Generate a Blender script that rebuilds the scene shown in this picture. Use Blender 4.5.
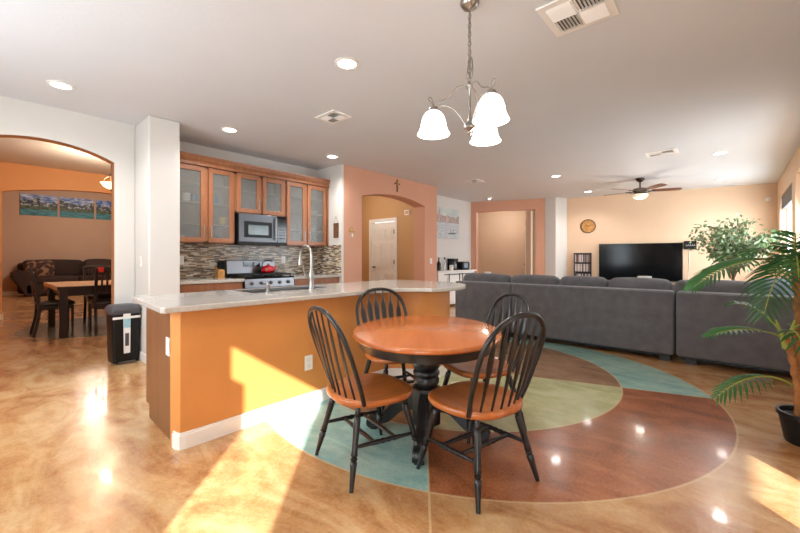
import bpy, bmesh, math, random
from math import sin, cos, pi, radians, sqrt, atan2, hypot
from mathutils import Vector, Matrix
from mathutils.geometry import tessellate_polygon

for _o in list(bpy.data.objects):
    bpy.data.objects.remove(_o)
SC = bpy.context.scene
COL = SC.collection
R = random.Random(7)

# ------------------------------------------------------------------ camera
YAW = radians(41.4)
cam_d = bpy.data.cameras.new('camera')
cam = bpy.data.objects.new('camera', cam_d)
COL.objects.link(cam)
cam.location = (0, 0, 1.17)
cam.rotation_euler = (radians(90), 0, YAW)
cam_d.sensor_width = 36
cam_d.lens = 378 / 800 * 36
cam_d.shift_y = -8.5 / 800
cam_d.clip_start = 0.05
cam_d.clip_end = 200
SC.camera = cam

# ------------------------------------------------------------------ exposure
SC.view_settings.view_transform = 'Standard'
SC.view_settings.look = 'None'
SC.view_settings.gamma = 1
SC.view_settings.use_curve_mapping = False
SC.view_settings.exposure = 0.46
try:
    SC.cycles.max_bounces = 10
    SC.cycles.diffuse_bounces = 6
    SC.cycles.transparent_max_bounces = 16
    SC.cycles.sample_clamp_indirect = 4
    SC.cycles.caustics_reflective = False
    SC.cycles.caustics_refractive = False
    SC.cycles.use_denoising = True
except Exception:
    pass

# ------------------------------------------------------------------ world and sun
wd = bpy.data.worlds.new('sky')
SC.world = wd
wd.use_nodes = True
bg = wd.node_tree.nodes['Background']
bg.inputs[0].default_value = (0.80, 0.90, 1.0, 1)
bg.inputs[1].default_value = 2.6

def light(name, kind, loc, energy, color=(1, 1, 1), **kw):
    d = bpy.data.lights.new(name, kind)
    d.energy = energy
    d.color = color
    rot = kw.pop('rot', None)
    aim = kw.pop('aim', None)
    for k, v in kw.items():
        setattr(d, k, v)
    o = bpy.data.objects.new(name, d)
    o.location = loc
    if aim is not None:
        o.rotation_euler = Vector(aim).to_track_quat('-Z', 'Y').to_euler()
    if rot is not None:
        o.rotation_euler = rot
    COL.objects.link(o)
    return o

SUN_DIR = Vector((-0.70, 0.70, -0.48)).normalized()
light('sun', 'SUN', (3, -4, 4), 14.0, (1.0, 0.96, 0.92), angle=radians(0.6), aim=SUN_DIR)
# daylight standing in the openings (patio door behind the viewer, windows of the right wall)
light('daylight_patio_door', 'AREA', (0.045, -1.25, 1.15), 34, (0.84, 0.93, 1.0), shape='RECTANGLE', size=0.9, size_y=1.9, aim=(-.25, 1, 0))
light('fill_rear_window', 'AREA', (-2.9, -1.25, 1.5), 92, (0.84, 0.93, 1.0), shape='RECTANGLE', size=2.6, size_y=1.5, aim=(0, 1, 0))  # fill lamp at an added rear window, out of view
light('daylight_right_window', 'AREA', (0.95, 6.75, 1.35), 58, (0.86, 0.94, 1.0), shape='RECTANGLE', size=2.5, size_y=1.7, aim=(-1, 0, -.35))
light('daylight_far_window', 'AREA', (0.95, 9.5, 1.6), 85, (0.86, 0.94, 1.0), shape='RECTANGLE', size=1.9, size_y=1.4, aim=(-1, 0, 0))
LAMP_W = 17.0

# ------------------------------------------------------------------ materials
def s2l(c):
    return tuple(((x / 255) / 12.92 if x / 255 <= .04045 else ((x / 255 + .055) / 1.055) ** 2.4) for x in c) + (1,)

class N:
    """small node helper"""
    def __init__(s, name):
        s.m = bpy.data.materials.new(name)
        s.m.use_nodes = True
        s.t = s.m.node_tree
        s.n = s.t.nodes
        s.b = s.n['Principled BSDF']
        s.out = s.n['Material Output']
        s._pos = None
    def add(s, kind, **kw):
        n = s.n.new(kind)
        for k, v in kw.items():
            setattr(n, k, v)
        return n
    def lk(s, a, b):
        s.t.links.new(a, b)
    def put(s, v, sock):
        if isinstance(v, bpy.types.NodeSocket):
            s.lk(v, sock)
        elif v is not None:
            sock.default_value = v
    def math(s, op, a, b=None, c=None, clamp=False):
        n = s.add('ShaderNodeMath', operation=op)
        n.use_clamp = clamp
        s.put(a, n.inputs[0]); s.put(b, n.inputs[1]); s.put(c, n.inputs[2])
        return n.outputs[0]
    def mix(s, f, a, b, blend='MIX'):
        n = s.add('ShaderNodeMix', data_type='RGBA', blend_type=blend)
        s.put(f, n.inputs[0]); s.put(a, n.inputs[6]); s.put(b, n.inputs[7])
        return n.outputs[2]
    def obj(s):
        return s.add('ShaderNodeTexCoord').outputs['Object']
    def pos(s):
        if s._pos is None:
            g = s.add('ShaderNodeNewGeometry')
            x = s.add('ShaderNodeSeparateXYZ')
            s.lk(g.outputs['Position'], x.inputs[0])
            s._pos = (x.outputs[0], x.outputs[1], x.outputs[2], g.outputs['Position'])
        return s._pos
    def noise(s, vec, scale, detail=4, rough=.5, dist=0):
        n = s.add('ShaderNodeTexNoise')
        n.inputs['Scale'].default_value = scale
        n.inputs['Detail'].default_value = detail
        n.inputs['Roughness'].default_value = rough
        n.inputs['Distortion'].default_value = dist
        if vec is not None: s.lk(vec, n.inputs['Vector'])
        return n.outputs[0]
    def ramp(s, f, stops, interp='LINEAR'):
        n = s.add('ShaderNodeValToRGB')
        e = n.color_ramp.elements
        n.color_ramp.interpolation = interp
        while len(e) < len(stops): e.new(.5)
        for i, (p, c) in enumerate(stops):
            e[i].position = p
            e[i].color = c
        s.lk(f, n.inputs[0])
        return n.outputs[0]
    def scale(s, vec, v):
        n = s.add('ShaderNodeMapping')
        n.inputs['Scale'].default_value = v
        s.lk(vec, n.inputs[0])
        return n.outputs[0]
    def bump(s, h, strength, dist=.01):
        n = s.add('ShaderNodeBump')
        n.inputs['Strength'].default_value = strength
        n.inputs['Distance'].default_value = dist
        s.lk(h, n.inputs['Height'])
        s.lk(n.outputs[0], s.b.inputs['Normal'])

def pm(name, rgb, rough=.5, metal=0, var=.06, vs=8, bump=0, bs=200, coat=0, spec=None, emit=None, sheen=0):
    k = N(name)
    c = s2l(rgb)
    k.b.inputs['Roughness'].default_value = rough
    k.b.inputs['Metallic'].default_value = metal
    if spec is not None: k.b.inputs['Specular IOR Level'].default_value = spec
    if coat:
        k.b.inputs['Coat Weight'].default_value = coat
        k.b.inputs['Coat Roughness'].default_value = .1
    if sheen:
        k.b.inputs['Sheen Weight'].default_value = sheen
    o = k.obj()
    if var:
        f = k.noise(o, vs, 3)
        d = tuple(x * (1 - var) for x in c[:3]) + (1,)
        e = tuple(min(1, x * (1 + var)) for x in c[:3]) + (1,)
        k.lk(k.ramp(f, [(.3, d), (.7, e)]), k.b.inputs['Base Color'])
    else:
        k.b.inputs['Base Color'].default_value = c
    if bump:
        k.bump(k.noise(o, bs, 2), bump)
    if emit:
        k.b.inputs['Emission Color'].default_value = s2l(emit[0])
        k.b.inputs['Emission Strength'].default_value = emit[1]
    return k.m

def wood(name, a, b, rough=.35, axis=(1, 12, 12), scale=3, coat=.2):
    k = N(name)
    v = k.scale(k.obj(), axis)
    f = k.noise(v, scale, 6, .6, .25)
    k.lk(k.ramp(f, [(.28, s2l(a)), (.72, s2l(b))]), k.b.inputs['Base Color'])
    k.b.inputs['Roughness'].default_value = rough
    k.b.inputs['Coat Weight'].default_value = coat
    k.b.inputs['Coat Roughness'].default_value = .15
    return k.m

def glass(name, haze=(200, 205, 205), amount=.08, rough=.02, gloss=.06):
    k = N(name)
    t = k.add('ShaderNodeBsdfTransparent')
    t.inputs[0].default_value = (.97, .98, .98, 1)
    d = k.add('ShaderNodeBsdfDiffuse'); d.inputs[0].default_value = s2l(haze)
    g = k.add('ShaderNodeBsdfGlossy'); g.inputs['Roughness'].default_value = rough
    m1 = k.add('ShaderNodeMixShader'); m1.inputs[0].default_value = amount
    k.lk(t.outputs[0], m1.inputs[1]); k.lk(d.outputs[0], m1.inputs[2])
    m2 = k.add('ShaderNodeMixShader'); m2.inputs[0].default_value = gloss
    k.lk(m1.outputs[0], m2.inputs[1]); k.lk(g.outputs[0], m2.inputs[2])
    k.lk(m2.outputs[0], k.out.inputs[0])
    return k.m

def emis(name, rgb, strength):
    return pm(name, rgb, .5, var=0, emit=(rgb, strength))

M = {}
M['white_wall'] = pm('white_wall', (214, 211, 206), .7, var=.015, vs=2, bump=.12, bs=60)
M['ceiling'] = pm('ceiling_paint', (214, 217, 222), .6, var=.012, vs=2, bump=.1, bs=45, spec=.35)
M['peach'] = pm('peach_wall', (220, 190, 160), .65, var=.02, vs=2, bump=.1, bs=60)
M['pink'] = pm('terracotta_pink_wall', (204, 152, 126), .65, var=.02, vs=2, bump=.1, bs=60)
M['mustard'] = pm('mustard_wall', (198, 156, 110), .65, var=.02, vs=2, bump=.1, bs=60)
M['beige'] = pm('beige_wall', (206, 180, 154), .65, var=.02, vs=2)
M['orange'] = pm('orange_wall', (210, 140, 74), .5, var=.05, vs=3, bump=.12, bs=60)
M['dining_orange'] = pm('dining_orange_wall', (224, 166, 112), .6, var=.02, vs=2)
M['arch_brown'] = pm('arch_lining_tan', (176, 118, 74), .6, var=.02, vs=2)
M['far_beige'] = pm('far_wall_taupe', (178, 148, 124), .7, var=.02, vs=2)
M['trim'] = pm('white_trim', (238, 236, 232), .35, var=.01)
M['cab'] = wood('maple_cabinet', (138, 84, 52), (166, 110, 74), .38, (14, 14, 1.2), 2.2)
M['cab_end'] = wood('cabinet_end_panel', (112, 70, 40), (132, 86, 52), .45, (8, 8, 1), 2)
M['tabletop'] = wood('honey_table_wood', (176, 94, 42), (196, 112, 54), .24, (.5, 7, 1), 2.0, .5)
M['seatwood'] = wood('honey_seat_wood', (152, 80, 30), (196, 112, 52), .3, (9, 1.2, 3), 2.2, .4)
M['black'] = pm('black_satin_paint', (17, 17, 19), .34, var=.1, spec=.5, coat=.15)
M['darkwood'] = pm('espresso_wood', (34, 16, 12), .35, var=.15)
M['leather'] = pm('black_leather', (34, 28, 28), .35, var=.1, bump=.15, bs=120)
M['blackplastic'] = pm('black_plastic', (13, 14, 15), .42, var=.05, spec=.35)
M['greyplastic'] = pm('grey_plastic', (70, 72, 76), .4, var=.05)
M['steel'] = pm('stainless_steel', (134, 134, 138), .34, 1, var=.04, vs=3)
M['darksteel'] = pm('dark_stainless', (104, 104, 108), .34, 1, var=.05, vs=3)
M['sinksteel'] = pm('sink_steel', (188, 188, 190), .3, 1, var=.04)
M['nickel'] = pm('brushed_nickel', (160, 157, 152), .28, 1, var=.04)
M['iron'] = pm('cast_iron', (22, 22, 23), .5, var=.1)
M['blackglass'] = pm('black_glass', (10, 11, 13), .08, var=0, spec=.6)
M['screen'] = pm('tv_screen', (5, 6, 8), .12, var=0, spec=.25)
M['quartz'] = pm('pale_quartz', (184, 179, 172), .13, var=.06, vs=40, spec=.55)
M['backglass'] = pm('oven_window', (60, 72, 70), .12, var=.1, spec=.6)
M['red'] = pm('red_enamel', (176, 14, 22), .15, var=.03, coat=.6)
M['redtag'] = pm('red_cloth', (196, 40, 30), .7)
M['sofa'] = pm('grey_chenille', (98, 97, 100), .95, var=.16, vs=9, bump=.5, bs=300, sheen=.25)
M['sofapillow'] = pm('blue_grey_cushion', (110, 116, 130), .9, var=.1, bump=.3, bs=200)
M['brownsofa'] = pm('brown_velvet', (46, 27, 19), .85, var=.15, bump=.2, bs=150)
M['patterned'] = None
M['cloth'] = pm('cream_runner', (214, 178, 140), .8, var=.06, bump=.2)
M['leaf'] = pm('palm_leaf', (46, 90, 44), .42, var=.35, vs=5, spec=.4)
M['leaf2'] = pm('ficus_leaf', (104, 128, 88), .4, var=.55, vs=6, spec=.5)
M['stem'] = pm('palm_stem', (140, 150, 62), .5, var=.2)
M['bark'] = pm('palm_trunk', (150, 98, 52), .8, var=.4, vs=14, bump=.6, bs=30)
M['twig'] = pm('ficus_twig', (96, 74, 54), .8, var=.2)
M['soil'] = pm('soil', (50, 38, 28), .95, var=.3)
M['fan_brown'] = wood('walnut_blade', (92, 50, 34), (122, 72, 50), .35, (3, 3, 1), 3)
M['bronze'] = pm('dark_bronze', (58, 48, 42), .35, .7, var=.05)
M['motor'] = pm('antique_bronze_motor', (128, 112, 96), .4, .4, var=.08)
M['frosted'] = pm('frosted_glass_bowl', (232, 222, 200), .35, var=.03, emit=((250, 236, 205), .25))
M['shade'] = emis('lit_glass_shade', (255, 250, 242), 2.6)
M['bulb'] = emis('downlight_lens', (255, 250, 240), 9)
M['bowl_lit'] = emis('lit_alabaster_bowl', (255, 222, 170), 3.0)
M['window_glass'] = glass('window_glass', amount=.02, gloss=.05)
M['cab_glass'] = glass('frosted_cabinet_glass', haze=(136, 138, 136), amount=.34, rough=.3, gloss=.05)
M['blind'] = pm('grey_roman_shade', (104, 100, 98), .8, var=.1)
M['cork'] = pm('cork_wood', (178, 128, 68), .7, var=.3, vs=20)
M['rust_frame'] = pm('dark_wood_rim', (64, 44, 30), .5)
M['plaque'] = pm('weathered_wood', (104, 70, 48), .7, var=.3, vs=18)
M['gold'] = pm('aged_gold', (176, 140, 70), .4, .6, var=.15, vs=30)
M['ceramic'] = pm('white_ceramic', (232, 230, 226), .25, var=.02)
M['blueglaze'] = pm('blue_glaze', (90, 140, 178), .3, var=.05)
M['yellowglaze'] = pm('yellow_glaze', (226, 184, 60), .3, var=.05)
M['label_blue'] = pm('blue_sticker', (150, 196, 210), .5, var=.15, vs=30)
M['label_white'] = pm('white_sticker', (226, 226, 224), .5, var=.05)
M['cabinterior'] = pm('cabinet_interior', (176, 156, 132), .6)
M['ground'] = pm('patio_concrete', (190, 180, 165), .9, var=.06, vs=2)

def floor_material():
    k = N('stained_polished_concrete')
    x, y, z, P = k.pos()
    def dist(cx, cy):
        dx = k.math('SUBTRACT', x, cx); dy = k.math('SUBTRACT', y, cy)
        return k.math('SQRT', k.math('ADD', k.math('MULTIPLY', dx, dx), k.math('MULTIPLY', dy, dy)))
    def side(px, py, dx, dy):      # signed distance to a line, positive on the left of (dx,dy)
        l = hypot(dx, dy); dx /= l; dy /= l
        a = k.math('MULTIPLY', k.math('SUBTRACT', y, py), dx)
        b = k.math('MULTIPLY', k.math('SUBTRACT', x, px), dy)
        return k.math('SUBTRACT', a, b)
    def pos01(v):
        return k.math('GREATER_THAN', v, 0.0)
    def line(v, w=.008):
        return k.math('LESS_THAN', k.math('ABSOLUTE', v), w)
    def inv(v): return k.math('SUBTRACT', 1.0, v)
    def mul(*a):
        r = a[0]
        for b in a[1:]: r = k.math('MULTIPLY', r, b)
        return r
    v = k.scale(P, (1, 1, 1))
    sw = k.noise(k.scale(P, (1.0, 2.2, 1)), 1.25, 7, .62, 1.4)
    fine = k.noise(P, 7, 5, .65, .6)
    grain = k.noise(P, 60, 2, .5)
    def stain(a, b, c, f=sw):
        base = k.ramp(f, [(.38, s2l(a)), (.5, s2l(b)), (.62, s2l(c))])
        return k.mix(.35, base, k.ramp(fine, [(.32, s2l(a)), (.68, s2l(c))]))
    tan = stain((152, 94, 50), (190, 140, 88), (210, 174, 126))
    rust = stain((124, 66, 34), (150, 84, 46), (176, 108, 66))
    teal = stain((112, 160, 158), (142, 184, 176), (172, 204, 190))
    green = stain((158, 162, 112), (182, 186, 136), (206, 208, 164))
    brown = stain((122, 88, 60), (146, 110, 80), (164, 130, 100))
    brick = stain((134, 62, 34), (150, 78, 44), (160, 92, 56))
    d1 = dist(-1.975, 3.327); e1 = k.math('SUBTRACT', 1.996, d1)
    d2 = dist(-2.219, 3.4625); e2 = k.math('SUBTRACT', 1.522, d2)
    c = (-2.565, 3.316)
    L1 = side(c[0], c[1], .62, -.785)      # ray towards the viewer: left of it = rust / green side
    L2 = side(c[0], c[1], .954, .30)       # left of it = far side
    in1, in2 = pos01(e1), pos01(e2)
    west = inv(pos01(L1))                  # teal / brown near the island
    far = pos01(L2)
    col = tan
    outer = k.mix(west, rust, teal)
    outer = k.mix(mul(far, inv(west)), outer, teal)
    # beyond the ring a second, brick red figure runs under the couch
    d3 = dist(-3.1, 6.15); in3 = k.math('LESS_THAN', d3, 1.05)
    col = k.mix(in3, col, brick)
    col = k.mix(in1, col, outer)
    inner = k.mix(west, green, brown)
    inner = k.mix(mul(far, pos01(k.math('SUBTRACT', x, c[0]))), inner, brown)
    col = k.mix(in2, col, inner)
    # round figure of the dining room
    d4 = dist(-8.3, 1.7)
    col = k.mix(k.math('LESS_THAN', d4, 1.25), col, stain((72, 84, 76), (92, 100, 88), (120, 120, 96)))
    # scored joints
    jl = k.math('MAXIMUM', line(e1, .007), k.math('MULTIPLY', line(e2, .007), 1.0))
    l2 = mul(line(L2, .007), in1, pos01(k.math('SUBTRACT', x, c[0])))
    l1 = mul(line(L1, .006), pos01(k.math('SUBTRACT', x, c[0])))
    jl = k.math('MAXIMUM', jl, k.math('MAXIMUM', l1, l2))
    col = k.mix(k.math('MULTIPLY', jl, .45), col, s2l((226, 200, 150)))
    col = k.mix(.05, col, k.ramp(grain, [(.4, s2l((90, 60, 40))), (.6, s2l((235, 215, 185)))]))
    k.lk(col, k.b.inputs['Base Color'])
    k.lk(k.ramp(k.noise(P, 5, 4), [(.3, (.19,) * 3 + (1,)), (.7, (.26,) * 3 + (1,))]), k.b.inputs['Roughness'])
    k.b.inputs['Specular IOR Level'].default_value = .5
    k.b.inputs['Coat Weight'].default_value = .22
    k.b.inputs['Coat Roughness'].default_value = .06
    h = k.math('ADD', k.math('MULTIPLY', k.noise(P, 9, 3), 1.0), k.math('MULTIPLY', k.noise(P, 45, 2), .25))
    k.bump(h, .11, .02)
    return k.m
M['floor'] = floor_material()

def mosaic_material():
    k = N('linear_mosaic_tile')
    sp = k.add('ShaderNodeSeparateXYZ'); k.lk(k.obj(), sp.inputs[0])
    x, y = sp.outputs[0], sp.outputs[1]
    row = k.math('FLOOR', k.math('DIVIDE', y, .0155))
    wn = k.add('ShaderNodeTexWhiteNoise', noise_dimensions='1D'); k.lk(row, wn.inputs['W'])
    off = k.math('MULTIPLY', wn.outputs[0], 1.0)
    u = k.math('ADD', k.math('DIVIDE', x, .085), k.math('MULTIPLY', off, 7.0))
    colm = k.math('FLOOR', u)
    cb = k.add('ShaderNodeCombineXYZ'); k.lk(colm, cb.inputs[0]); k.lk(row, cb.inputs[1])
    w2 = k.add('ShaderNodeTexWhiteNoise', noise_dimensions='2D'); k.lk(cb.outputs[0], w2.inputs['Vector'])
    cols = [(112, 92, 76), (196, 178, 152), (150, 136, 118), (88, 70, 60), (214, 202, 182), (170, 140, 108), (128, 124, 116)]
    c = k.ramp(w2.outputs[0], [(i / len(cols), s2l(q)) for i, q in enumerate(cols)], 'CONSTANT')
    fy = k.math('FRACT', k.math('DIVIDE', y, .0155)); fx = k.math('FRACT', u)
    g = k.math('MAXIMUM', k.math('LESS_THAN', fy, .1), k.math('LESS_THAN', fx, .02))
    c = k.mix(g, c, s2l((150, 140, 126)))
    k.lk(c, k.b.inputs['Base Color'])
    k.b.inputs['Roughness'].default_value = .22
    k.bump(k.math('SUBTRACT', 1.0, g), .3, .002)
    return k.m
M['mosaic'] = mosaic_material()

def landscape_material(name, seed):
    """a generic mountain lake print, drawn over the panel's own local x (width) and y (height)"""
    k = N(name)
    sp = k.add('ShaderNodeSeparateXYZ'); k.lk(k.add('ShaderNodeTexCoord').outputs['Generated'], sp.inputs[0])
    x, y = sp.outputs[0], sp.outputs[1]
    cb = k.add('ShaderNodeCombineXYZ'); k.lk(x, cb.inputs[0]); cb.inputs[1].default_value = seed
    ridge = k.math('ADD', .16, k.math('MULTIPLY', k.noise(cb.outputs[0], 2.4, 6, .55), 1.15))
    ridge2 = k.math('ADD', .30, k.math('MULTIPLY', k.noise(cb.outputs[0], 4.0, 5, .6), .30))
    cb2 = k.add('ShaderNodeCombineXYZ'); k.lk(x, cb2.inputs[0]); k.lk(y, cb2.inputs[1]); cb2.inputs[2].default_value = seed
    n = k.noise(k.scale(cb2.outputs[0], (1, 2, 1)), 5, 5, .6)
    sky = k.ramp(n, [(.4, s2l((52, 92, 160))), (.66, s2l((190, 204, 222)))])
    mt = k.ramp(k.noise(cb2.outputs[0], 9, 6, .7), [(.5, s2l((44, 54, 56))), (.66, s2l((196, 202, 212)))])
    fo = k.ramp(k.noise(cb2.outputs[0], 12, 5, .7), [(.4, s2l((34, 46, 34))), (.62, s2l((96, 108, 70)))])
    lake = k.ramp(k.noise(k.scale(cb2.outputs[0], (1, 5, 1)), 4, 4), [(.35, s2l((16, 78, 92))), (.65, s2l((70, 138, 144)))])
    c = k.mix(k.math('LESS_THAN', y, ridge), sky, mt)
    c = k.mix(k.math('LESS_THAN', y, ridge2), c, fo)
    c = k.mix(k.math('LESS_THAN', y, .30), c, lake)
    k.lk(c, k.b.inputs['Base Color'])
    k.b.inputs['Roughness'].default_value = .6
    return k.m

def harbour_material():
    k = N('harbour_print')
    sp = k.add('ShaderNodeSeparateXYZ'); k.lk(k.add('ShaderNodeTexCoord').outputs['Generated'], sp.inputs[0])
    x, y = sp.outputs[0], sp.outputs[1]
    cb = k.add('ShaderNodeCombineXYZ'); k.lk(x, cb.inputs[0]); k.lk(y, cb.inputs[1])
    v = cb.outputs[0]
    sky = k.ramp(k.noise(v, 3, 3), [(.3, s2l((176, 190, 190))), (.7, s2l((212, 218, 214)))])
    cbx = k.add('ShaderNodeCombineXYZ'); k.lk(k.math('MULTIPLY', k.math('FLOOR', k.math('MULTIPLY', x, 11)), .37), cbx.inputs[0])
    sk = k.math('ADD', .58, k.math('MULTIPLY', k.noise(cbx.outputs[0], 5, 2), .30))
    bl = k.ramp(k.noise(v, 14, 5, .7), [(.38, s2l((128, 112, 112))), (.5, s2l((196, 178, 172))), (.6, s2l((112, 104, 108)))])
    wa = k.ramp(k.noise(k.scale(v, (1, 3, 1)), 9, 4), [(.35, s2l((170, 178, 184))), (.65, s2l((208, 212, 214)))])
    c = k.mix(k.math('LESS_THAN', y, sk), sky, bl)
    c = k.mix(k.math('LESS_THAN', y, .52), c, wa)
    k.lk(c, k.b.inputs['Base Color'])
    k.b.inputs['Roughness'].default_value = .7
    return k.m

M['painttower'] = pm('faded_pink_paint', (196, 170, 166), .8, var=.2, vs=12)
def weave_material():
    k = N('brown_patterned_fabric')
    v = k.add('ShaderNodeTexVoronoi'); v.inputs['Scale'].default_value = 9
    k.lk(k.obj(), v.inputs['Vector'])
    k.lk(k.ramp(v.outputs[0], [(.5, s2l((50, 30, 22))), (.72, s2l((128, 96, 72)))]), k.b.inputs['Base Color'])
    k.b.inputs['Roughness'].default_value = .9
    return k.m
M['patterned'] = weave_material()

# ------------------------------------------------------------------ mesh building
def bez(p0, p1, p2, p3, n):
    p0, p1, p2, p3 = map(Vector, (p0, p1, p2, p3))
    out = []
    for i in range(n + 1):
        t = i / n; u = 1 - t
        out.append(p0 * u**3 + p1 * 3 * u * u * t + p2 * 3 * u * t * t + p3 * t**3)
    return out

def smoothpath(pts, n=6, closed=False):
    pts = [Vector(p) for p in pts]
    L = len(pts); out = []
    rng = range(L) if closed else range(L - 1)
    for i in rng:
        a = pts[(i - 1) % L] if closed or i > 0 else pts[0] * 2 - pts[1]
        b = pts[i]; c = pts[(i + 1) % L]
        d = pts[(i + 2) % L] if closed or i + 2 < L else pts[-1] * 2 - pts[-2]
        for j in range(n):
            t = j / n
            out.append(.5 * ((2 * b) + (c - a) * t + (2 * a - 5 * b + 4 * c - d) * t * t + (3 * b - a - 3 * c + d) * t**3))
    if not closed: out.append(pts[-1])
    return out

class MB:
    def __init__(s, mat=None):
        s.v = []; s.f = []; s.sm = []; s.x = mat or Matrix()
    def addv(s, pts):
        b = len(s.v)
        s.v += [tuple(s.x @ Vector(p)) for p in pts]
        return b
    def face(s, idx, sm=False):
        s.f.append(tuple(idx)); s.sm.append(sm)
    def box(s, x0, x1, y0, y1, z0, z1):
        b = s.addv([(x, y, z) for z in (z0, z1) for y in (y0, y1) for x in (x0, x1)])
        for q in ((0, 2, 3, 1), (4, 5, 7, 6), (0, 1, 5, 4), (2, 6, 7, 3), (0, 4, 6, 2), (1, 3, 7, 5)):
            s.face([b + i for i in q])
        return s
    def rbox(s, x0, x1, y0, y1, z0, z1, r=.03, k=4, puff=0):
        """box with rounded edges; puff swells the big faces like a cushion"""
        bm = bmesh.new()
        bmesh.ops.create_cube(bm, size=1)
        sx, sy, sz = x1 - x0, y1 - y0, z1 - z0
        for v in bm.verts: v.co = (v.co.x * sx, v.co.y * sy, v.co.z * sz)
        r = min(r, .49 * min(sx, sy, sz))
        bmesh.ops.bevel(bm, geom=bm.edges[:], offset=r, segments=k, profile=.5, affect='EDGES')
        if puff:
            bmesh.ops.subdivide_edges(bm, edges=[e for e in bm.edges if e.calc_length() > .1], cuts=5, use_grid_fill=True)
            for v in bm.verts:
                u, w, h = v.co.x / sx * 2, v.co.y / sy * 2, v.co.z / sz * 2
                v.co += Vector((puff * (1 - w * w) * (1 - h * h) * u, puff * (1 - u * u) * (1 - h * h) * w, puff * (1 - u * u) * (1 - w * w) * h))
        bm.verts.ensure_lookup_table()
        c = Vector(((x0 + x1) / 2, (y0 + y1) / 2, (z0 + z1) / 2))
        b = s.addv([v.co + c for v in bm.verts])
        bm.verts.index_update()
        for f in bm.faces: s.face([b + v.index for v in f.verts], True)
        bm.free()
        return s
    def ring(s, c, ax, up, ra, rb, n):
        ax = Vector(ax).normalized(); up = Vector(up)
        a = (up - ax * up.dot(ax))
        if a.length < 1e-5: a = ax.orthogonal()
        a.normalize(); b = ax.cross(a)
        return s.addv([Vector(c) + a * ra * cos(2 * pi * i / n) + b * rb * sin(2 * pi * i / n) for i in range(n)])
    def tube(s, pts, r, n=8, up=(0, 0, 1), rb=None, cap=True, closed=False):
        """round or flat tube through points; r and rb are a number or a list"""
        pts = [Vector(p) for p in pts]; L = len(pts)
        rs = r if isinstance(r, (list, tuple)) else [r] * L
        rbs = rb if isinstance(rb, (list, tuple)) else ([rb] * L if rb else rs)
        base = []
        for i in range(L):
            if closed: t = pts[(i + 1) % L] - pts[i - 1]
            else: t = pts[min(i + 1, L - 1)] - pts[max(i - 1, 0)]
            base.append(s.ring(pts[i], t, up, rs[i], rbs[i], n))
        for i in range(L if closed else L - 1):
            a, b = base[i], base[(i + 1) % L]
            for j in range(n):
                s.face((a + j, a + (j + 1) % n, b + (j + 1) % n, b + j), True)
        if cap and not closed:
            s.face([base[0] + j for j in range(n)][::-1]); s.face([base[-1] + j for j in range(n)])
        return s
    def lathe(s, prof, n=24, p0=(0, 0, 0), p1=None, cap=True):
        """prof: (radius, distance along the axis) - axis from p0 towards p1 (default up)"""
        p0 = Vector(p0); ax = (Vector(p1) - p0).normalized() if p1 is not None else Vector((0, 0, 1))
        a = ax.orthogonal().normalized() if p1 is not None else Vector((1, 0, 0)); b = ax.cross(a)
        bs = []
        for r, h in prof:
            r = max(r, 1e-4)
            bs.append(s.addv([p0 + ax * h + a * r * cos(2 * pi * i / n) + b * r * sin(2 * pi * i / n) for i in range(n)]))
        for q in range(len(bs) - 1):
            for j in range(n):
                s.face((bs[q] + j, bs[q] + (j + 1) % n, bs[q + 1] + (j + 1) % n, bs[q + 1] + j), True)
        if cap:
            s.face([bs[0] + j for j in range(n)][::-1]); s.face([bs[-1] + j for j in range(n)])
        return s
    def prism(s, outer, z0, z1, holes=(), smooth_side=False):
        """polygon (2-D points) with holes, extruded z0..z1"""
        loops = [list(outer)] + [list(h) for h in holes]
        flat = [p for l in loops for p in l]
        tris = tessellate_polygon([[Vector((p[0], p[1], 0)) for p in l] for l in loops])
        b0 = s.addv([(p[0], p[1], z0) for p in flat]); b1 = s.addv([(p[0], p[1], z1) for p in flat])
        for t in tris:
            a, b, c = (Vector(flat[i][:2]) for i in t)
            if (b - a).cross(c - a) < 0: t = t[::-1]
            s.face([b1 + i for i in t]); s.face([b0 + i for i in t][::-1])
        o = 0
        for li, l in enumerate(loops):
            ar = sum(l[i - 1][0] * l[i][1] - l[i][0] * l[i - 1][1] for i in range(len(l)))
            ccw = (ar > 0) == (li == 0)
            for i in range(len(l)):
                j = (i + 1) % len(l)
                q = (b0 + o + i, b0 + o + j, b1 + o + j, b1 + o + i)
                s.face(q if ccw else q[::-1], smooth_side)
            o += len(l)
        return s
    def quad(s, a, b, c, d, sm=False):
        k = s.addv([a, b, c, d]); s.face((k, k + 1, k + 2, k + 3), sm); return s
    def build(s, name, mat, parent=None, bev=0, seg=2):
        me = bpy.data.meshes.new(name)
        me.from_pydata(s.v, [], s.f)
        me.polygons.foreach_set('use_smooth', s.sm)
        me.materials.append(M[mat] if isinstance(mat, str) else mat)
        me.update()
        if any(s.sm):
            try: me.set_sharp_from_angle(angle=radians(50))
            except Exception: pass
        o = bpy.data.objects.new(name, me)
        COL.objects.link(o)
        if parent is not None: o.parent = parent
        if bev:
            m = o.modifiers.new('bevel', 'BEVEL'); m.width = bev; m.segments = seg
            m.limit_method = 'ANGLE'; m.angle_limit = radians(50)
        return o

def tag(o, label=None, cat=None, group=None, kind=None):
    if label: o['label'] = label
    if cat: o['category'] = cat
    if group: o['group'] = group
    if kind: o['kind'] = kind
    return o

def thing(name, label, cat, loc=(0, 0, 0), rz=0, group=None):
    o = bpy.data.objects.new(name, None)
    COL.objects.link(o)
    o.location = loc; o.rotation_euler = (0, 0, rz)
    o.empty_display_size = .1
    return tag(o, label, cat, group)

def lab(o, text):
    o['label'] = text; return o

def struct(mb, name, mat, bev=0, **kw):
    return tag(mb.build(name, mat, bev=bev), kind='structure', **kw)

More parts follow.
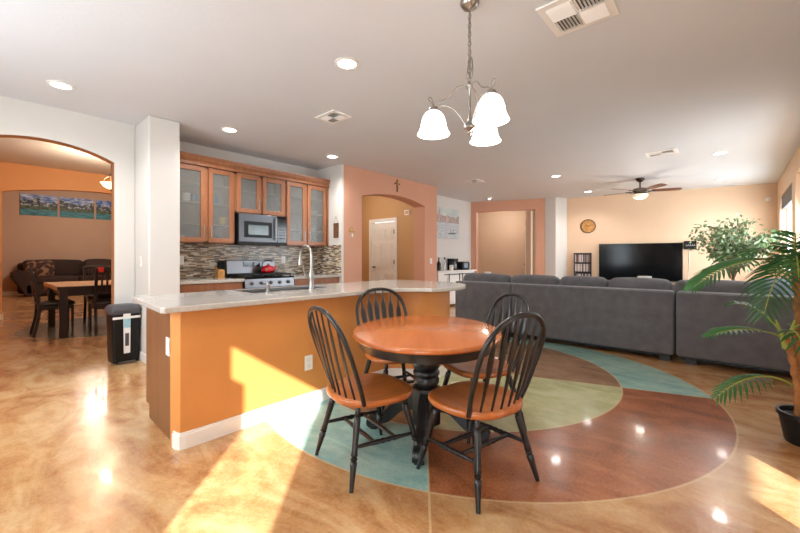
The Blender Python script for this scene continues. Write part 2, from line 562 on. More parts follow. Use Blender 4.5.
def dup(root, label=None, loc=None, rz=None, parent=None):
    c = root.copy(); COL.objects.link(c)
    if loc is not None: c.location = loc
    if rz is not None: c.rotation_euler = (0, 0, rz)
    if label: c['label'] = label
    if parent is not None: c.parent = parent
    for ch in list(root.children):
        dup(ch, parent=c)
    return c

def frame(origin, xdir, zdir=None):
    """local x along xdir (horizontal), local y up, local z = out of the wall"""
    x = Vector((xdir[0], xdir[1], 0)).normalized(); y = Vector((0, 0, 1)); z = x.cross(y)
    m = Matrix(((x.x, y.x, z.x, origin[0]), (x.y, y.y, z.y, origin[1]), (x.z, y.z, z.z, origin[2] if len(origin) > 2 else 0), (0, 0, 0, 1)))
    return m

def place(o, m):
    o.matrix_world = m
    return o

def arch_loop(x0, x1, zs, rise, n=20, zb=0.0):
    """opening with a segmental arch head"""
    c = (x0 + x1) / 2; h = (x1 - x0) / 2
    Rr = (h * h + rise * rise) / (2 * rise); cz = zs + rise - Rr
    a = atan2(zs - cz, h)
    pts = [(x0, zb), (x1, zb)]
    for i in range(n + 1):
        t = a + (pi - 2 * a) * i / n
        pts.append((c + Rr * cos(t), cz + Rr * sin(t)))
    return pts

def rect(x0, x1, y0, y1):
    return [(x0, y0), (x1, y0), (x1, y1), (x0, y1)]

# ================================================================== ROOM SHELL
H = 2.74
struct(MB().box(-17.1, 1.2, -1.25, 12.0, -.1, 0), 'floor', 'floor')
struct(MB().box(-5.31, .9, -1.25, 12.0, H, H + .1), 'ceiling', 'ceiling')
struct(MB().box(-5.9, -5.31, 1.28, 12.0, H, H + .1), 'ceiling_kitchen', 'ceiling')
struct(MB().box(-7.9, -5.9, 4.3, 12.5, H, H + .1), 'ceiling_hall', 'ceiling')
struct(MB().box(-10.4, -5.31, -1.25, 4.0, 3.0, 3.08), 'ceiling_dining', 'ceiling')
struct(MB().box(-17.1, -10.4, -1.25, 6.0, 3.55, 3.63), 'ceiling_den', 'ceiling')
tag(MB().box(-9, 14, -14, -1.27, -.12, -.02).box(1.21, 14, -1.27, 16, -.12, -.02).build('patio_ground', 'ground'), kind='structure')

# walls that run along y: local x = +y, local z = +x  (frame xdir (0,1))
def wall_y(name, x, thick, outer, holes, mat):
    """slab whose visible face lies at x, its thickness behind (towards -x for thick>0)"""
    mb = MB(frame((x, 0, 0), (0, 1)))
    mb.prism(outer, -thick, 0, holes) if thick > 0 else mb.prism(outer, 0, -thick, holes)
    return struct(mb, name, mat)

# wall with the dining arch
o = arch_loop(-.10, 1.084, 2.262, .138)
outer = [(-1.15, 0), (-.10, 0)] + [p for p in o[2:]][::-1] + [(1.084, 0), (1.28, 0), (1.28, 3.06), (-1.15, 3.06)]
struct(MB(frame((-5.31, 0, 0), (0, 1))).prism(outer, -.02, 0), 'wall_left', 'white_wall')
struct(MB(frame((-5.33, 0, 0), (0, 1))).prism(outer, -.13, 0), 'wall_left_core', 'arch_brown')
# stub wall between arch and kitchen
struct(MB().box(-5.9, -4.80, 1.285, 1.60, 0, H), 'wall_stub', 'white_wall', bev=.015)
struct(MB().box(-5.9, -5.575, 1.6, 4.3, 0, H), 'wall_kitchen', 'white_wall')
struct(MB().box(-5.575, -4.90, 4.09, 4.13, 0, H), 'wall_kitchen_return', 'white_wall')
# terracotta wall with arch
a = arch_loop(4.547, 6.35, 2.262, .12)
outer = [(4.13, 0), (4.547, 0)] + a[2:][::-1] + [(6.35, 0), (6.79, 0), (6.79, H), (4.13, H)]
struct(MB(frame((-4.90, 0, 0), (0, 1))).prism(outer, -.30, 0), 'wall_arch', 'pink', bev=.008)
struct(MB().box(-5.62, -5.2, 6.60, 6.79, 0, H), 'wall_arch_end', 'white_wall')
# hallway behind it
HW = MB(frame((0, 6.50, 0), (1, 0)))
HW.prism([(-7.8, 0), (-7.8, H), (-5.2, H), (-5.2, 0), (-5.90, 0), (-5.90, 2.04), (-6.66, 2.04), (-6.66, 0)], -.12, 0)
struct(HW, 'wall_hall', 'mustard')
struct(MB().box(-7.9, -7.8, 4.0, 6.6, 0, H), 'wall_hall_end', 'mustard')
struct(MB().box(-7.8, -5.92, 4.2, 4.3, 0, H), 'wall_hall_side', 'mustard')
# white wall with the canvas
struct(MB().box(-5.70, -5.55, 6.79, 9.40, 0, H), 'wall_buffet', 'white_wall')
# niche wall (slanting)
A = Vector((-5.55, 9.316)); B = Vector((-3.714, 9.978)); nd = (B - A).normalized(); NL = (B - A).length
NF = frame((A.x, A.y, 0), (nd.x, nd.y))
# local z of NF points away from viewer? keep the slab behind the face
x0, x1, zt = .155, 1.715, 2.46
nb = MB(NF)
oo = [(0, 0), (x0, 0), (x0, zt)] + [(x0 + (x1 - x0) * i / 8, zt + .02 * sin(pi * i / 8)) for i in range(1, 8)] + [(x1, zt), (x1, 0), (NL, 0), (NL, H), (0, H)]
nb.prism(oo, -.28, 0)
struct(nb, 'wall_niche', 'pink')
nb = MB(NF)
nb.box(-1.0, 2.8, 0, H, -2.42, -2.3)
struct(nb, 'wall_passage', 'beige')
struct(MB(NF).box(1.42, 1.56, 0, H, -2.3, -.9), 'wall_passage_side', 'beige')
struct(MB(NF).box(-.55, -.45, 0, H, -2.3, -.28), 'wall_passage_left', 'beige')
struct(MB(NF).box(1.715, 2.9, 0, H, -2.3, -2.2).box(-1.2, 3.0, H + .003, H + .1, -2.6, .1), 'ceiling_passage', 'ceiling')
cs = MB(NF).box(1.40, 1.425, 0, 2.10, -1.60, -1.52).box(1.40, 1.425, 0, 2.10, -1.0, -.92).box(1.40, 1.424, 2.03, 2.10, -1.52, -1.0)
struct(cs, 'door_2_frame', 'trim')
dr = struct(MB(NF).box(1.41, 1.419, 0, 2.03, -1.52, -1.0), 'door_2', 'trim')
hd = MB(NF).lathe([(.025, 0), (.025, .01), (.012, .02), (.028, .045), (.02, .06)], 12, (1.41, .98, -1.44), (1.3, .98, -1.44)).build('door_handle', 'bronze', dr)
# white column and TV wall
C3 = Vector((-3.285, 10.378)); D3 = Vector((.671, 11.141)); td = (D3 - C3).normalized()
struct(MB().prism([(-3.714, 9.978), (-3.42, 9.93), (-3.285, 10.378), (-3.3, 10.8), (-3.75, 10.6)], 0, H), 'wall_column', 'white_wall', bev=.012)
TW = frame((C3.x, C3.y, 0), (td.x, td.y))
struct(MB(TW).box(0, (D3 - C3).length + .3, 0, H, -.15, 0), 'wall_back', 'peach')
# right wall with windows and the glazed strip that lets the low sun in
RW = frame((.69, 0, 0), (0, 1))
WIN = [(8.50, 10.52, .95, 2.36), (5.45, 8.04, .25, 2.42)]
ext = [rect(*w) for w in WIN] + [rect(1.70, 2.44, .05, 2.05)]
struct(MB(RW).prism([(-1.15, 0), (11.25, 0), (11.25, H), (-1.15, H)], 0, .2, ext), 'wall_right', 'peach')
# wall behind the viewer
BWm = frame((0, -1.0, 0), (1, 0))
struct(MB(BWm).prism([(-5.31, 0), (.69, 0), (.69, H), (-5.31, H)], 0, .2, [rect(-.37, .56, .02, 2.20), rect(-4.3, -1.5, .85, 2.3)]), 'wall_rear', 'white_wall')
# dining room and den
struct(MB().box(-17.1, -5.33, -1.25, -1.15, 0, 3.6), 'wall_dining_left', 'dining_orange')
struct(MB().box(-10.4, -5.9, 4.0, 4.1, 0, 3.0), 'wall_dining_right', 'dining_orange')
struct(MB().box(-10.4, -5.31, 3.9, 4.0, 3.0, 3.1), 'wall_dining_cap', 'dining_orange')
a = arch_loop(.385, 3.45, 2.44, .17)
outer = [(-1.15, 0), (.385, 0)] + a[2:][::-1] + [(3.45, 0), (4.0, 0), (4.0, 3.55), (-1.15, 3.55)]
struct(MB(frame((-10.4, 0, 0), (0, 1))).prism(outer, -.15, 0), 'wall_den_arch', 'dining_orange')
struct(MB().box(-17.05, -16.9, -1.25, 6.0, 0, 3.6), 'wall_den', 'far_beige')
struct(MB().box(-17.0, -10.4, 6.0, 6.1, 0, 3.6), 'wall_den_side', 'far_beige')

# window / door assemblies in wall_right and wall_rear
def window(n, fr, x0, x1, z0, z1, zc=.10, cols=2):
    f = MB(fr)
    t = .045
    f.box(x0, x1, z0, z0 + t, zc, zc + .05).box(x0, x1, z1 - t, z1, zc, zc + .05)
    f.box(x0, x0 + t, z0 + t, z1 - t, zc, zc + .05).box(x1 - t, x1, z0 + t, z1 - t, zc, zc + .05)
    for i in range(1, cols):
        xm = x0 + (x1 - x0) * i / cols
        f.box(xm - .03, xm + .03, z0 + t, z1 - t, zc - .005, zc + .055)
    o = struct(f, 'window_%d' % n, 'trim')
    MB(fr).box(x0 + .03, x1 - .03, z0 + .03, z1 - .03, zc + .022, zc + .028).build('glass_pane', 'window_glass', o)
    MB(fr).box(x0 - .0, x1 + .0, z0, z0 + .02, 0.0, zc).build('window_sill', 'trim', o)
    return o
w1 = window(1, RW, 8.50, 10.52, .95, 2.36)
w2 = window(2, RW, 5.45, 8.04, .25, 2.42)
window(3, RW, 1.70, 2.44, .05, 2.05, cols=1)
window(4, BWm, -.37, .56, .02, 2.20, cols=1)
struct(MB().box(-.75, .07, -1.5, -1.35, 0, 2.08), 'trim_sun_blocker', 'white_wall')  # unseen box added outside the door to notch the edge of the sunlight
window(5, BWm, -4.3, -1.5, .85, 2.3, cols=3)  # unseen window, kept to let fill light into the room
tag(MB(RW).box(8.53, 10.49, 2.12, 2.35, .02, .05).box(8.53, 10.49, 2.105, 2.125, .012, .058).build('roman_shade', 'blind', bev=.004),
    'grey fabric shade rolled up at the top of the far right window', 'window shade')
# unseen roof added by the right wall so sun reaches only the glazing's foot
struct(MB().box(.9, 3.91, -1.5, 12, 2.62, 2.72), 'trim_shading_roof', 'white_wall')
# unseen wall added to keep the low sun out of the wide rear window
struct(MB().box(-4.6, .22, -2.5, -2.35, 0, 4.2), 'wall_sun_blocker', 'white_wall')

# baseboards
bb = lambda n, mb: struct(mb, 'baseboard_' + n, 'trim', bev=.004)
bb('left', MB().box(-5.31, -5.296, -1.0, -.10, 0, .10).box(-5.31, -5.296, 1.084, 1.285, 0, .10).box(-5.46, -5.296, 1.07, 1.084, 0, .10))
bb('stub', MB().box(-5.296, -4.80, 1.27, 1.285, 0, .10).box(-4.80, -4.786, 1.27, 1.60, 0, .10))
bb('den_arch', MB().box(-10.4, -10.386, -1.15, .385, 0, .12).box(-10.55, -10.386, .385, .40, 0, .12))
bb('den', MB().box(-16.9, -16.885, -1.15, 6, 0, .13))
bb('hall', MB(frame((0, 6.50, 0), (1, 0))).box(-5.8, -5.2, 0, .1, 0, .014))
bb('buffet', MB().box(-5.55, -5.536, 6.79, 9.31, 0, .1))
bb('back', MB(TW).box(0, 4.02, 0, .1, 0, .014))
bb('right', MB(RW).box(2.35, 11.1, 0, .1, -.014, 0))

# hall door (six panels)
HF = frame((.16, 6.50, 0), (1, 0))
d1 = struct(MB(HF).box(-6.82, -6.06, .01, 2.02, -.05, -.02), 'door_1', 'trim', bev=.003)
fr1 = MB(HF)
fr1.box(-6.89, -6.81, 0, 2.11, -.02, .02).box(-6.05, -5.97, 0, 2.11, -.02, .02).box(-6.81, -6.05, 2.03, 2.11, -.02, .018)
fr1.build('door_frame', 'trim', d1)
for cx in (-6.62, -6.26):
    for (z0, z1) in ((1.62, 1.88), (.92, 1.52), (.22, .80)):
        p = MB(HF)
        p.prism(rect(cx - .14, cx + .14, z0, z1), -.02, -.004, [rect(cx - .115, cx + .115, z0 + .025, z1 - .025)]).box(cx - .085, cx + .085, z0 + .055, z1 - .055, -.02, -.008)
        p.build('door_panel', 'trim', d1)
MB(HF).tube([(-6.75, .95, -.02), (-6.75, .95, .04), (-6.65, .95, .045)], .012).lathe([(.03, 0), (.03, .01)], 16, (-6.75, .95, -.02), (-6.75, .95, .1)).build('door_handle', 'bronze', d1)
for z in (.25, 1.08, 1.78):
    MB(HF).box(-6.066, -6.046, z - .05, z + .05, -.02, .024).build('hinge', 'bronze', d1)

# ================================================================== CEILING FIXTURES
def downlight(x, y, label):
    t = thing('recessed_light', label, 'ceiling light', (x, y, H), group=None)
    MB().lathe([(.098, 0), (.098, -.006), (.075, -.010), (.072, -.004)], 32, cap=False).build('trim_ring', 'trim', t)
    MB().lathe([(.073, -.003), (.05, -.006), (.0, -.007)], 32, cap=False).build('lens', 'bulb', t)
    l = light('recessed_lamp', 'SPOT', (0, 0, -.03), LAMP_W * 4, (1, .96, .92), spot_size=radians(150), spot_blend=.9, shadow_soft_size=.08)
    l.parent = t
    return t
for x, y, s in ((-2.336, 2.003, 'round recessed ceiling light nearest the chandelier'),
                (-4.574, .538, 'round recessed ceiling light in front of the dining room arch'),
                (-4.62, 2.09, 'round recessed ceiling light above the left end of the kitchen cabinets'),
                (-4.65, 3.69, 'round recessed ceiling light beside the kitchen corner wall'),
                (-2.545, 7.402, 'round recessed ceiling light left of the fan, the nearer to the couch'),
                (-2.575, 9.641, 'small recessed ceiling light near the clock wall, left of the fan'),
                (-.15, 7.40, 'bright recessed ceiling light right of the fan, the nearer one'),
                (-.167, 9.80, 'recessed ceiling light right of the fan close to the television wall')):
    downlight(x, y, s)
sd = thing('recessed_light', 'small ceiling fixture past the arch by the canvas wall', 'ceiling light', (-4.75, 8.9, H))
MB().lathe([(.07, 0), (.07, -.02), (.05, -.035), (0, -.04)], 24, cap=False).build('housing', 'trim', sd)
MB().lathe([(.03, -.038), (.028, -.046), (0, -.048)], 16, cap=False).build('lens', 'bulb', sd)

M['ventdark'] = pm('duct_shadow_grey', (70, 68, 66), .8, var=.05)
def vent(x0, x1, y0, y1, label, cells=2):
    t = thing('ceiling_vent', label, 'vent', ((x0 + x1) / 2, (y0 + y1) / 2, H))
    w, d = (x1 - x0) / 2, (y1 - y0) / 2
    b = .045 if w > .15 else .03
    MB().prism(rect(-w, w, -d, d), -.012, 0, [rect(-w + b, w - b, -d + b, d - b)]).build('vent_frame', 'trim', t, bev=.003)
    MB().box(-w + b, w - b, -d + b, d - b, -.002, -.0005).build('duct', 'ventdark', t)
    s = MB()
    n = 7
    for q in (0, 1):
        ya, yb = (-d + b, -.006) if q == 0 else (.006, d - b)
        for h in range(2):
            xa, xb = (-w + b, -.006) if h == 0 else (.006, w - b)
            for i in range(n):
                if (q + h) % 2:
                    xx = xa + (xb - xa) * (i + .5) / n
                    s.quad((xx - .011, ya, -.003), (xx - .011, yb, -.003), (xx + .009, yb, -.02), (xx + .009, ya, -.02))
                    s.quad((xx - .009, ya, -.003), (xx + .011, ya, -.02), (xx + .011, yb, -.02), (xx - .009, yb, -.003))
                else:
                    yy = ya + (yb - ya) * (i + .5) / n
                    s.quad((xa, yy - .011, -.003), (xb, yy - .011, -.003), (xb, yy + .009, -.02), (xa, yy + .009, -.02))
                    s.quad((xa, yy - .009, -.003), (xa, yy + .011, -.02), (xb, yy + .011, -.02), (xb, yy - .009, -.003))
    s.box(-.006, .006, -d + b, d - b, -.016, -.002).box(-w + b, w - b, -.006, .006, -.016, -.002)
    s.build('louvre', 'trim', t)
    return t
vent(-.935, -.545, 2.35, 2.74, 'large square white ceiling vent above the dining table area')
vent(-3.5, -3.17, 2.53, 2.79, 'small ceiling vent between kitchen lights over the island')
vent(-1.0, -.61, 6.65, 6.95, 'white ceiling vent in front of the ceiling fan')
vent(-4.09, -3.82, 6.62, 6.96, 'small dark ceiling vent near the terracotta arch wall')

# ceiling fan
FC = (-1.38, 8.73, H)
fan = thing('ceiling_fan', 'dark bronze ceiling fan with brown blades and a cream glass bowl', 'fan', FC)
MB().lathe([(.075, 0), (.078, -.02), (.06, -.05), (.03, -.07), (.02, -.075)], 24).build('canopy', 'bronze', fan)
MB().lathe([(.013, -.07), (.013, -.20)], 12).build('downrod', 'bronze', fan)
MB().lathe([(.02, -.18), (.06, -.19), (.12, -.205), (.135, -.235), (.135, -.26), (.11, -.275), (.1, -.29)], 32).build('motor', 'motor', fan)
MB().lathe([(.105, -.285), (.14, -.30), (.145, -.31), (.11, -.32)], 32).build('light_ring', 'bronze', fan)
MB().lathe([(.138, -.312), (.14, -.33), (.125, -.365), (.09, -.395), (.04, -.412), (.012, -.415)], 32).build('glass_bowl', 'frosted', fan)
MB().lathe([(.012, -.413), (.018, -.42), (.008, -.435), (.001, -.44)], 12).build('finial', 'bronze', fan)
for k in range(5):
    an = radians(-90 + 72 * k) + YAW
    m = Matrix.Rotation(an, 4, 'Z')
    b = MB(m @ Matrix.Translation((0, 0, -.245)) @ Matrix.Rotation(radians(-11), 4, 'X'))
    pts = [(.20, -.045), (.30, -.062), (.62, -.07), (.68, -.055), (.70, 0), (.68, .055), (.62, .07), (.30, .062), (.20, .045)]
    b.prism(pts, -.004, .004)
    bl = b.build('fan_blade', 'fan_brown', fan)
    c = MB(m @ Matrix.Translation((0, 0, -.25)))
    c.tube([(.11, 0, 0), (.16, 0, -.015), (.2, 0, -.004), (.26, 0, 0)], .012, 8, rb=.022)
    c.build('blade_bracket', 'bronze', bl)
light('fan_lamp', 'POINT', (-1.38, 8.73, 2.2), 6, (1, .93, .82), shadow_soft_size=.08)

# chandelier above the table
XC, DC = .427, 2.32
KS = .959; HC_ = (H - 1.17 * (1 - KS)) / KS   # body scale; ceiling height in its own units
cx = cos(YAW) * XC - sin(YAW) * DC; cy = sin(YAW) * XC + cos(YAW) * DC
ch = thing('chandelier', 'brushed nickel three-arm chandelier with lit white bell shades', 'chandelier', (cx, cy, 1.17 * (1 - KS)))
ch.scale = (KS, KS, KS)
MB().lathe([(.058, HC_), (.06, HC_ - .012), (.045, HC_ - .035), (.02, HC_ - .045), (.008, HC_ - .06)], 28).build('canopy', 'nickel', ch)
MB().tube([(0, 0, 2.29), (.004, 0, 2.5), (0, .002, HC_ - .05)], .0035, 6).build('cord', 'nickel', ch)
for i in range(15):
    z = 2.31 + i * .029
    a = (i % 2) * pi / 2
    r = [(cos(a) * .011 * cos(t), sin(a) * .011 * cos(t), z + .021 * sin(t)) for t in [2 * pi * j / 12 for j in range(12)]]
    MB().tube(r, .0026, 5, up=(.3, .5, .8), closed=True).build('chain_link', 'nickel', ch)
for sx in (-1, 1):
    MB().tube(smoothpath([(0, 0, 2.34), (sx * .012, 0, 2.36), (sx * .016, .01, 2.42), (sx * .006, .012, 2.46), (sx * .018, .01, 2.40), (sx * .02, 0, 2.33), (0, 0, 2.30)], 5), .0028, 5).build('slack_chain', 'nickel', ch)
MB().lathe([(.004, 1.955), (.014, 1.965), (.008, 1.98), (.02, 1.99), (.036, 2.0), (.036, 2.02), (.018, 2.035), (.012, 2.05), (.007, 2.07), (.007, 2.13), (.011, 2.14), (.007, 2.15), (.007, 2.24), (.02, 2.255), (.026, 2.27), (.014, 2.285), (.006, 2.30)], 20).build('column', 'nickel', ch)
for adeg in (-68, 172, 52):
    a = radians(adeg) + YAW
    m = Matrix.Rotation(a, 4, 'Z')
    ar = MB(m)
    ar.tube(smoothpath([(.02, 0, 2.01), (.06, 0, 2.08), (.11, 0, 2.135), (.165, 0, 2.155), (.21, 0, 2.145), (.23, 0, 2.12)], 6), .0045, 8)
    ar.tube(smoothpath([(.01, 0, 2.265), (.045, .0, 2.275), (.085, 0, 2.262), (.12, 0, 2.22), (.16, 0, 2.195), (.2, 0, 2.182), (.225, 0, 2.16)], 6), .0045, 8)
    ar.tube(smoothpath([(.225, 0, 2.15), (.245, .01, 2.175), (.262, .012, 2.198), (.25, .008, 2.21), (.235, 0, 2.19), (.23, 0, 2.155)], 6), .0035, 6)
    arm = ar.build('arm', 'nickel', ch)
    MB(m @ Matrix.Translation((.23, 0, 0))).lathe([(.01, 2.15), (.028, 2.145), (.033, 2.125), (.03, 2.11)], 20).build('lamp_holder', 'nickel', ch)
    MB(m @ Matrix.Translation((.23, 0, 0))).lathe([(.03, 2.123), (.052, 2.108), (.068, 2.085), (.079, 2.05), (.085, 2.015), (.095, 1.988), (.106, 1.972), (.103, 1.970), (.092, 1.986), (.082, 2.01), (.076, 2.05), (.048, 2.105)], 32, cap=False).build('glass_shade', 'shade', ch)
    p = m @ Vector((.23, 0, 2.0))
    light('chandelier_bulb', 'POINT', (cx + p.x * KS, cy + p.y * KS, 1.90), 5, (1, .93, .82), shadow_soft_size=.04)

# ================================================================== KITCHEN
# --- peninsula with curved bar end
isl = thing('kitchen_island', 'orange painted kitchen peninsula with rounded bar end and wood end panel', 'kitchen island', (-2.9, 2.2, 0))
T = Matrix.Translation((2.9, -2.2, 0))
def arc(cx, cy, r, a0, a1, n):
    return [(cx + r * cos(radians(a0 + (a1 - a0) * i / n)), cy + r * sin(radians(a0 + (a1 - a0) * i / n))) for i in range(n + 1)]
face_path = [(-2.56, .835), (-2.535, .845), (-2.53, .87), (-2.53, 2.60)] + [tuple(p)[:2] for p in smoothpath([(-2.53, 2.60, 0), (-2.50, 2.70, 0), (-2.40, 2.77, 0), (-2.28, 2.84, 0)], 4)][1:] + arc(-2.6, 3.1, .43, -36, 150, 26)
MB(T).prism(face_path + [(-2.68, 3.2), (-2.68, .835)], 0, .85, smooth_side=True).build('half_wall', 'orange', isl)
MB(T).box(-3.27, -2.681, .90, 3.3, .10, .62).prism(rect(-3.27, -2.681, .90, 3.3), .62, .85, [rect(-3.23, -2.83, 1.45, 2.28)]).box(-3.20, -2.681, .90, 3.3, 0, .10).build('cabinet_body', 'cab', isl)
lab(MB(T).prism([(-3.29, .865), (-2.60, .835), (-2.60, .86), (-3.29, .90)], .10, .85).prism([(-3.22, .865), (-2.60, .84), (-2.60, .86), (-3.22, .9)], 0, .10).build('end_panel', 'cab_end', isl), 'flat brown wood end panel')
def offs(path, d):
    out = []
    for i, p in enumerate(path):
        a = Vector(path[max(i - 1, 0)]); b = Vector(path[min(i + 1, len(path) - 1)])
        t = (b - a).normalized(); out.append((p[0] + t.y * d, p[1] - t.x * d))
    return out
bp = [(-2.60, .832)] + face_path
MB(T).prism(offs(bp, .014) + bp[::-1], 0, .085).prism(offs(bp, .009) + bp[::-1], .085, .10).build('baseboard', 'trim', isl)
for y0 in (.95, 1.55, 2.15, 2.7):
    MB(T).box(-3.29, -3.27, y0, y0 + .5, .12, .82).build('cabinet_door', 'cab', isl, bev=.003)
for px_, fr_ in (('front', frame((-2.529, 1.77, .34), (0, 1))), ('end', frame((-2.73, .84, .60), (1, -.03)))):
    ot = tag(MB().prism([(-.036, -.058), (.036, -.058), (.036, .058), (-.036, .058)], 0, .006).build('wall_outlet', 'trim', bev=.002),
             'white outlet plate on the orange front of the peninsula' if px_ == 'front' else 'white outlet plate on the brown end panel of the peninsula', 'outlet')
    ot.matrix_world = fr_
    for dz in (-.024, .024):
        MB().box(-.016, .016, dz - .015, dz + .015, .006, .0085).build('socket', 'ceramic', ot)

# --- worktop of the peninsula
top = [(-2.40, .72), (-2.385, 1.4), (-2.375, 2.1)] + [tuple(p)[:2] for p in smoothpath([(-2.375, 2.1, 0), (-2.36, 2.42, 0), (-2.30, 2.64, 0), (-2.16, 2.78, 0)], 5)][1:]
top += arc(-2.6, 3.1, .6, -30, 90, 22) + [(-2.95, 3.72), (-3.2, 3.70), (-3.31, 3.58), (-3.33, 3.4), (-3.32, .84), (-3.29, .79), (-3.24, .765), (-2.43, .705)]
sink_hole = rect(-3.20, -2.86, 1.48, 2.25)
ct = MB().prism(top, .855, .89, [sink_hole]).build('kitchen_worktop', 'quartz', bev=.006)
tag(ct, 'pale quartz worktop with rounded end covering the peninsula', 'worktop')
sk = thing('kitchen_sink', 'double bowl stainless steel sink set in the peninsula worktop', 'sink', (-3.03, 1.865, .87))
for (ya, yb) in ((-.385, .02), (.04, .385)):
    s = MB()
    xa, xb, d = -.17, .17, -.19
    s.quad((xa, ya, d), (xb, ya, d), (xb, yb, d), (xa, yb, d))
    s.quad((xa, ya, 0), (xa, ya, d), (xa, yb, d), (xa, yb, 0)).quad((xb, ya, 0), (xb, yb, 0), (xb, yb, d), (xb, ya, d))
    s.quad((xa, ya, 0), (xb, ya, 0), (xb, ya, d), (xa, ya, d)).quad((xa, yb, 0), (xa, yb, d), (xb, yb, d), (xb, yb, 0))
    o = s.build('basin', 'sinksteel', sk)
MB().prism(rect(-.182, .182, -.397, .397), -.002, .022, [rect(-.168, .168, -.383, .383)]).build('rim', 'sinksteel', sk)
MB().box(-.17, .17, .02, .04, -.18, -.005).build('divider', 'sinksteel', sk)
fa = thing('kitchen_faucet', 'tall brushed nickel gooseneck faucet on the peninsula worktop', 'faucet', (-2.77, 1.97, .89))
MB().lathe([(.030, 0), (.030, .006), (.024, .012), (.021, .02), (.020, .09), (.023, .10), (.023, .15), (.017, .165), (.0155, .18)], 24).build('body', 'nickel', fa)
pts = [(0, 0, .17), (0, 0, .28)] + [(-.085 + .085 * cos(t), 0, .30 + .085 * sin(t)) for t in [pi * i / 12 for i in range(0, 13)]] + [(-.171, 0, .27)]
MB().tube(pts, .0125, 12, up=(0, 1, 0)).build('spout', 'nickel', fa)
MB().tube([(-.171, 0, .275), (-.172, 0, .25), (-.174, 0, .215)], [.014, .018, .019], 14, up=(0, 1, 0)).build('spray_head', 'nickel', fa)
MB().tube([(-.01, -.02, .12), (-.02, -.055, .13)], .014, 12).tube([(-.018, -.052, .13), (-.022, -.062, .17), (-.02, -.072, .215)], [.009, .007, .006], 8).build('handle', 'nickel', fa)
sp = thing('soap_dispenser', 'short nickel soap dispenser left of the faucet', 'soap dispenser', (-2.76, 1.55, .89))
MB().lathe([(.022, 0), (.022, .006), (.014, .012), (.013, .05), (.017, .055), (.017, .07), (.006, .075)], 18).build('body', 'nickel', sp)
MB().tube([(0, 0, .07), (-.02, 0, .078), (-.06, 0, .07)], .006, 8).build('nozzle', 'nickel', sp)

# --- base cabinets and counters against the kitchen wall
def pull(mb, p0, p1, out, r=.0055):
    """bar pull between p0 and p1 standing off by vector out"""
    p0, p1, out = Vector(p0), Vector(p1), Vector(out)
    mb.tube([p0 + out, p1 + out], r, 8, up=(.3, .2, .9))
    d = (p1 - p0)
    for t in (.12, .88):
        mb.tube([p0 + d * t, p0 + d * t + out], r * .8, 6, up=(.3, .2, .9))
    return mb
def base_cab(y0, y1, label):
    t = thing('base_cabinet', label, 'cabinet', (-5.27, (y0 + y1) / 2, 0))
    h = (y1 - y0) / 2
    MB().box(-.30, .30, -h, h, .10, .852).box(-.30, .23, -h, h, 0, .10).build('cabinet_body', 'cab', t)
    n = 2
    for i in range(n):
        a = -h + .01 + i * h; b = a + h - .02
        d = MB().box(.30, .318, a, b, .13, .66).build('cabinet_door', 'cab', t, bev=.003)
        pull(MB(), (.318, b - .05 if i == 0 else a + .05, .5), (.318, b - .05 if i == 0 else a + .05, .62), (.03, 0, 0)).build('handle', 'nickel', d)
    d = MB().box(.30, .318, -h + .02, h - .02, .69, .835).build('drawer', 'cab', t, bev=.003)
    pull(MB(), (.318, -.08, .765), (.318, .08, .765), (.03, 0, 0)).build('handle', 'nickel', d)
base_cab(1.61, 2.425, 'wood base cabinet left of the stove')
base_cab(3.205, 4.08, 'wood base cabinet right of the stove')
tag(MB().box(-5.57, -4.925, 1.605, 2.43, .853, .89).build('kitchen_worktop', 'quartz', bev=.004), 'pale worktop section left of the stove', 'worktop')
tag(MB().box(-5.57, -4.925, 3.20, 4.085, .853, .89).build('kitchen_worktop', 'quartz', bev=.004), 'pale worktop section right of the stove', 'worktop')
s_ = struct(MB().box(0, 2.49, 0, .50, 0, .012), 'trim_backsplash', 'mosaic'); s_.matrix_world = frame((-5.574, 1.60, .89), (0, 1))
s_ = struct(MB().box(0, .66, 0, .50, 0, .012), 'trim_backsplash_return', 'mosaic'); s_.matrix_world = frame((-5.57, 4.088, .89), (1, 0))
for y_, t_ in ((1.86, 'white outlet plate on the backsplash left of the knife block'), (3.40, 'white outlet plate on the backsplash behind the faucet')):
    ot = tag(MB().box(-.036, .036, -.058, .058, 0, .006).build('wall_outlet', 'trim', bev=.002), t_, 'outlet')
    ot.matrix_world = frame((-5.561, y_, 1.14), (0, 1))
    MB().box(-.017, .017, -.035, .035, .006, .009).build('socket', 'ceramic', ot)

# --- stove
st = thing('stove', 'stainless steel gas range with black grates between the worktops', 'stove', (-5.27, 2.815, 0))
h = .378
MB().box(-.28, .30, -h, h, .05, .88).build('stove_body', 'darksteel', st, bev=.004)
MB().box(-.28, .34, -h, h, .88, .905).build('cooktop', 'blackglass', st, bev=.003)
MB().prism([(.30, .76), (.345, .765), (.335, .88), (.30, .88)], -h, h).build('control_panel', 'steel', st).matrix_local = Matrix(((1, 0, 0, 0), (0, 0, 1, 0), (0, 1, 0, 0), (0, 0, 0, 1)))
for i in range(5):
    y = -.28 + .14 * i
    MB().lathe([(.026, 0), (.026, .008), (.02, .012), (.019, .034), (.015, .037)], 18, (.338, y, .822), (.5, y, .84)).build('knob', 'darksteel', st)
dd = MB().box(.30, .335, -h + .01, h - .01, .22, .74).build('oven_door', 'steel', st, bev=.004)
MB().box(.335, .338, -.25, .25, .34, .60).build('oven_window', 'blackglass', dd)
pull(MB(), (.335, -.33, .69), (.335, .33, .69), (.045, 0, 0), .011).build('handle', 'steel', dd)
MB().box(.30, .33, -h + .01, h - .01, .06, .20).build('warming_drawer', 'steel', st, bev=.004)
